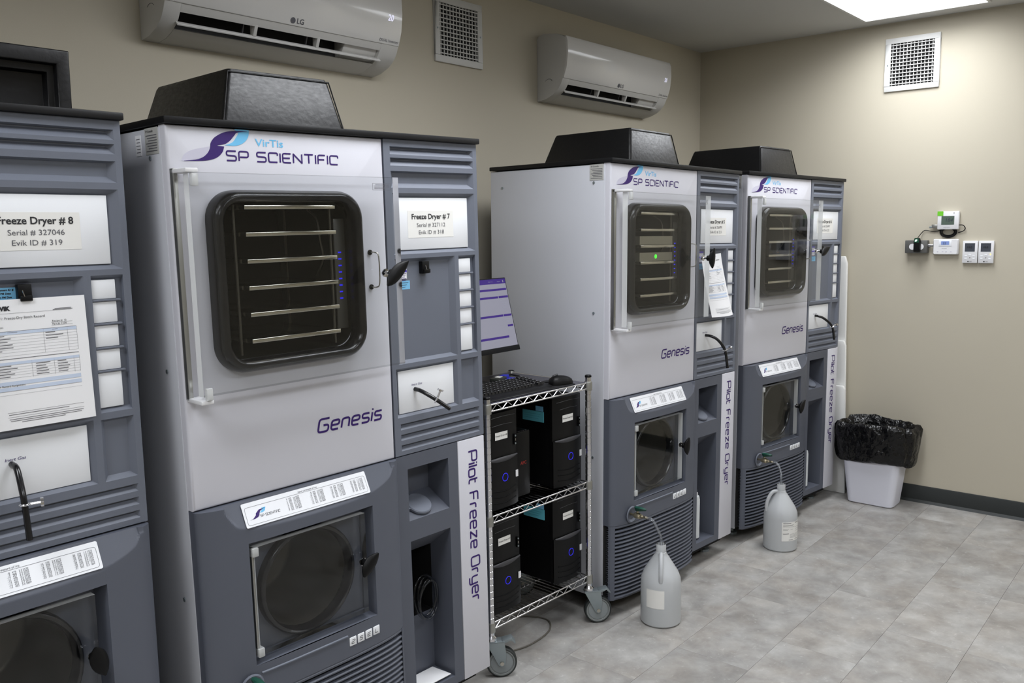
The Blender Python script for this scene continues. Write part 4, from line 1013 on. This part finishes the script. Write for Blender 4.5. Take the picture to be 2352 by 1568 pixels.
# ------------------------------------------------------------------ trash can and liner
tb = thing('trash_can', 'white plastic trash can with a black liner by the end wall', 'trash can', (4.06, -.405, 0), 0)
def brr(hx, hy, r, z, n=5): return [(p[0], p[1], z) for p in rrect(-hx, hx, -hy, hy, r, n)]
MB().loft([brr(.082, .122, .03, .001), brr(.088, .130, .035, .006), brr(.112, .172, .05, .36), brr(.119, .182, .052, .365), brr(.119, .182, .052, .385), brr(.108, .168, .045, .385), brr(.084, .124, .03, .012)], True, True).build('bin_body', BINW, tb, smooth=35)
bg = thing('trash_bag', 'black plastic liner folded over the trash can rim', 'trash bag', (4.062, -.41, .24), 0)
rnd = random.Random(11); ph = [rnd.uniform(0, 6.28) for _ in range(12)]
def bagring(hx, hy, z, amp, sd, n=72):
    out = []
    for k in range(n):
        a = 2*pi*k/n; ca, sa = cos(a), sin(a); e = 2/2.7
        x = 1.02*hx*math.copysign(abs(ca)**e, ca); y = hy*math.copysign(abs(sa)**e, sa)
        wv = 1.5*amp*(.6*sin(4*a+ph[2])+.45*sin(9*a+ph[3]+z*14)+.3*sin(15*a+ph[5]+z*9)+.25*sin(23*a+ph[1]-z*25))
        out.append((x*(1+wv/.15), y*(1+wv/.2), z+wv*.7+.010*sin(2*a+1.)))
    return out
levels = [(.118, .205, .012, .004, 0), (.138, .212, .03, .005, 1), (.142, .220, .075, .0055, 2), (.143, .225, .13, .006, 3), (.144, .229, .18, .007, 4), (.144, .227, .215, .008, 5), (.137, .216, .236, .007, 6), (.128, .205, .24, .006, 7), (.112, .178, .215, .006, 8), (.1, .16, .15, .005, 9), (.09, .14, .02, .004, 10), (.078, .118, -.17, .003, 11)]
MB().loft([bagring(*l) for l in levels], False, True).build('bag_film', BAG, bg, smooth=60)

# foam boards leaning in the gap by the end wall
for i, (y0, y1, z1, lx, lab) in enumerate(((-.01, -.168, 1.435, .030, 'tallest white foam board standing against the end wall behind dryer 6'),
                                       (.0, -.185, .93, .055, 'middle white foam board standing behind the trash can'),
                                       (.02, -.200, .66, .085, 'shortest white foam board standing behind the trash can'))):
    t = thing('foam_board', lab, 'foam board', (XB-.012-lx, 0, .0015), 0, 'white foam boards')
    MB().loft([[(-.012, y0, 0), (.012, y0, 0), (.012, y1-.02, 0), (-.012, y1-.02, 0)], [(-.012, y0, z1*.97), (.012, y0, z1*.97), (.012, y1, z1*.97), (-.012, y1, z1*.97)], [(-.012, y0, z1), (.012, y0, z1), (.012, y1+.012, z1), (-.012, y1+.012, z1)]]).build('board', FOAM, t, .004)

# ------------------------------------------------------------------ controls on the end wall (local: x toward -y of room, y into wall)
def wall_thing(name, label, cat, y, z, group=None):
    return thing(name, label, cat, (XB-.0006, y, z), -pi/2, group)
def lcd_text(s, size, m_, p, x, z, y): return text('readout', s, size, m_, p, (x, y, z), shear=.15)
a = wall_thing('temperature_logger', 'white display unit with green tape at its corner, topmost on the wall', 'monitor unit', -.706, 1.640)
bx('logger_case', THW, a, -.055, .055, -.028, 0, -.05, .05, .005); bx('logger_screen', LCD, a, -.034, .032, -.0286, -.0282, -.024, .024, 0)
lcd_text('184', .027, LCDK, a, -.016, -.008, -.0287); bx('green_tape', GTAPE, a, -.0555, -.025, -.0294, -.0285, .026, .0505, 0)
text('brand_print', 'temp monitor', .006, GREYINK, a, (-.022, -.0282, -.039)); MB().box(.027, .032, -.0288, -.0283, .038, .042).build('status_dot', GREYINK, a)
bx('side_plug', ALU, a, -.085, -.055, -.02, -.008, -.042, -.022, .002); bx('plug_tip', ZINC, a, -.098, -.085, -.017, -.011, -.042, -.032, .001)
MB().tube(smoothpath([(.055, -.014, -.026), (.075, -.014, -.028), (.086, -.012, -.045), (.075, -.008, -.06), (.05, -.006, -.068)], 6), .0025, 6).build('power_lead', KNOB, a)
cdm = MB(); dz = 1.552-1.640
for j in range(5):
    cdm.tube([((.043-.003*j)*cos(2*pi*k/26)+.002*(j % 2), -.006-.0045*(j % 3), dz+.024+(.031-.003*j)*sin(2*pi*k/26)) for k in range(26)], .0026, 6, cyclic=True)
cdm.tube(smoothpath([(-.04, -.006, dz+.032), (-.08, -.006, dz+.027), (-.12, -.007, dz+.034), (-.138, -.012, dz+.02), (-.144, -.060, dz-.006)], 6), .0022, 6)
cdm.build('power_cord', KNOB, a)
b = wall_thing('thermostat', 'white thermostat with a small blue display', 'thermostat', -.698, 1.4925)
MB().loft([[(p[0], -.0002, p[1]) for p in rrect(-.065, .065, -.042, .044, .006, 3)], [(p[0], -.018, p[1]) for p in rrect(-.065, .065, -.042, .044, .006, 3)], [(p[0], -.026, p[1]) for p in rrect(-.060, .060, -.039, .041, .006, 3)]]).build('thermostat_case', THW, b, smooth=40)
bx('display_bezel', PLATE, b, -.034, .032, -.0275, -.0262, .004, .040, .001); bx('display_screen', LCDB, b, -.022, .020, -.0281, -.0276, .012, .032, 0)
lcd_text('22', .018, LCDK, b, -.014, .0155, -.0282); text('brand_print', 'Honeywell', .006, GREYINK, b, (-.018, -.0262, -.010))
for x in (-.038, -.012, .006, .03): MB().box(x-.004, x+.004, -.0272, -.0262, -.027, -.024).build('button', LILAC, b, .0005)
e = wall_thing('outlet_box', 'grey metal surface outlet box', 'outlet', -.552, 1.4945)
bx('box_shell', BOXG, e, -.062, .056, -.045, 0, -.036, .036, .003)
for x in (-.022, .022): MB().lathe([(.017, -.0475), (.017, -.045)], 20, (x, 0, 0), 'y').build('socket', THW, e, smooth=40)
MB().lathe([(.011, .056), (.011, .066), (.008, .068), (.008, .082)], 14, (0, -.02, .006), 'x').build('conduit_nipple', CHROME, e, smooth=40)
p = thing('power_adapter', 'black plug-in adapter with a green light in the outlet box', 'adapter', (XB-.0492, -.560, 1.4945), -pi/2)
MB().prism([(-.016, -.028), (.016, -.028), (.018, .03), (.012, .05), (-.012, .05), (-.016, .03)], 'y', -.03, 0).build('adapter_case', KNOB, p, .004)
MB().prism([(-.012, .024), (.014, .024), (.012, .048), (-.010, .048)], 'y', -.0312, -.0302).build('green_face', mat('green_glow_face', (14, 70, 48), .4), p)
MB().prism([(-.008, .029), (.003, .032), (.004, .042), (-.007, .040)], 'y', -.0322, -.0314).build('green_lamp', emis('green_lamp_glow', (.75, 1, .85), 1.5), p)
for i, (y, lab) in enumerate(((-.8225, 'left slim white air conditioner wall controller'), (-.9015, 'right slim white wall controller with an amber light'))):
    k = wall_thing('wall_controller', lab, 'controller', y, 1.4655, 'paired wall controllers')
    bx('controller_case', THW, k, -.0375, .0375, -.018, 0, -.061, .061, .003); bx('controller_screen', LCDK, k, -.026, .024, -.0186, -.0182, .002, .048, 0)
    lcd_text('19.0', .016, KNOB, k, -.018, .02, -.0187)
    for x, z in ((-.02, -.022), (0, -.016), (.02, -.022), (-.02, -.036), (.02, -.036)): MB().box(x-.006, x+.006, -.0188, -.0182, z-.004, z+.004).build('button', PLATE, k, .0005)
    MB().prism([(-.003, -.034), (.002, -.033), (.004, -.027), (.0, -.03)], 'y', -.0188, -.0182).build('arrow_mark', INK, k)
    MB().lathe([(.0038, -.0187), (.0038, -.0182)], 12, (-.007, 0, -.052), 'y').build('logo_dot', INK, k); text('logo_text', 'LG', .009, INK, k, (0, -.0182, -.055))
    if i: MB().lathe([(.0032, -.019), (.0032, -.0182)], 12, (.023, 0, -.012), 'y').build('amber_light', mat('amber_led', (255, 210, 120), .4, emit=(255, 205, 110), es=1.6), k)
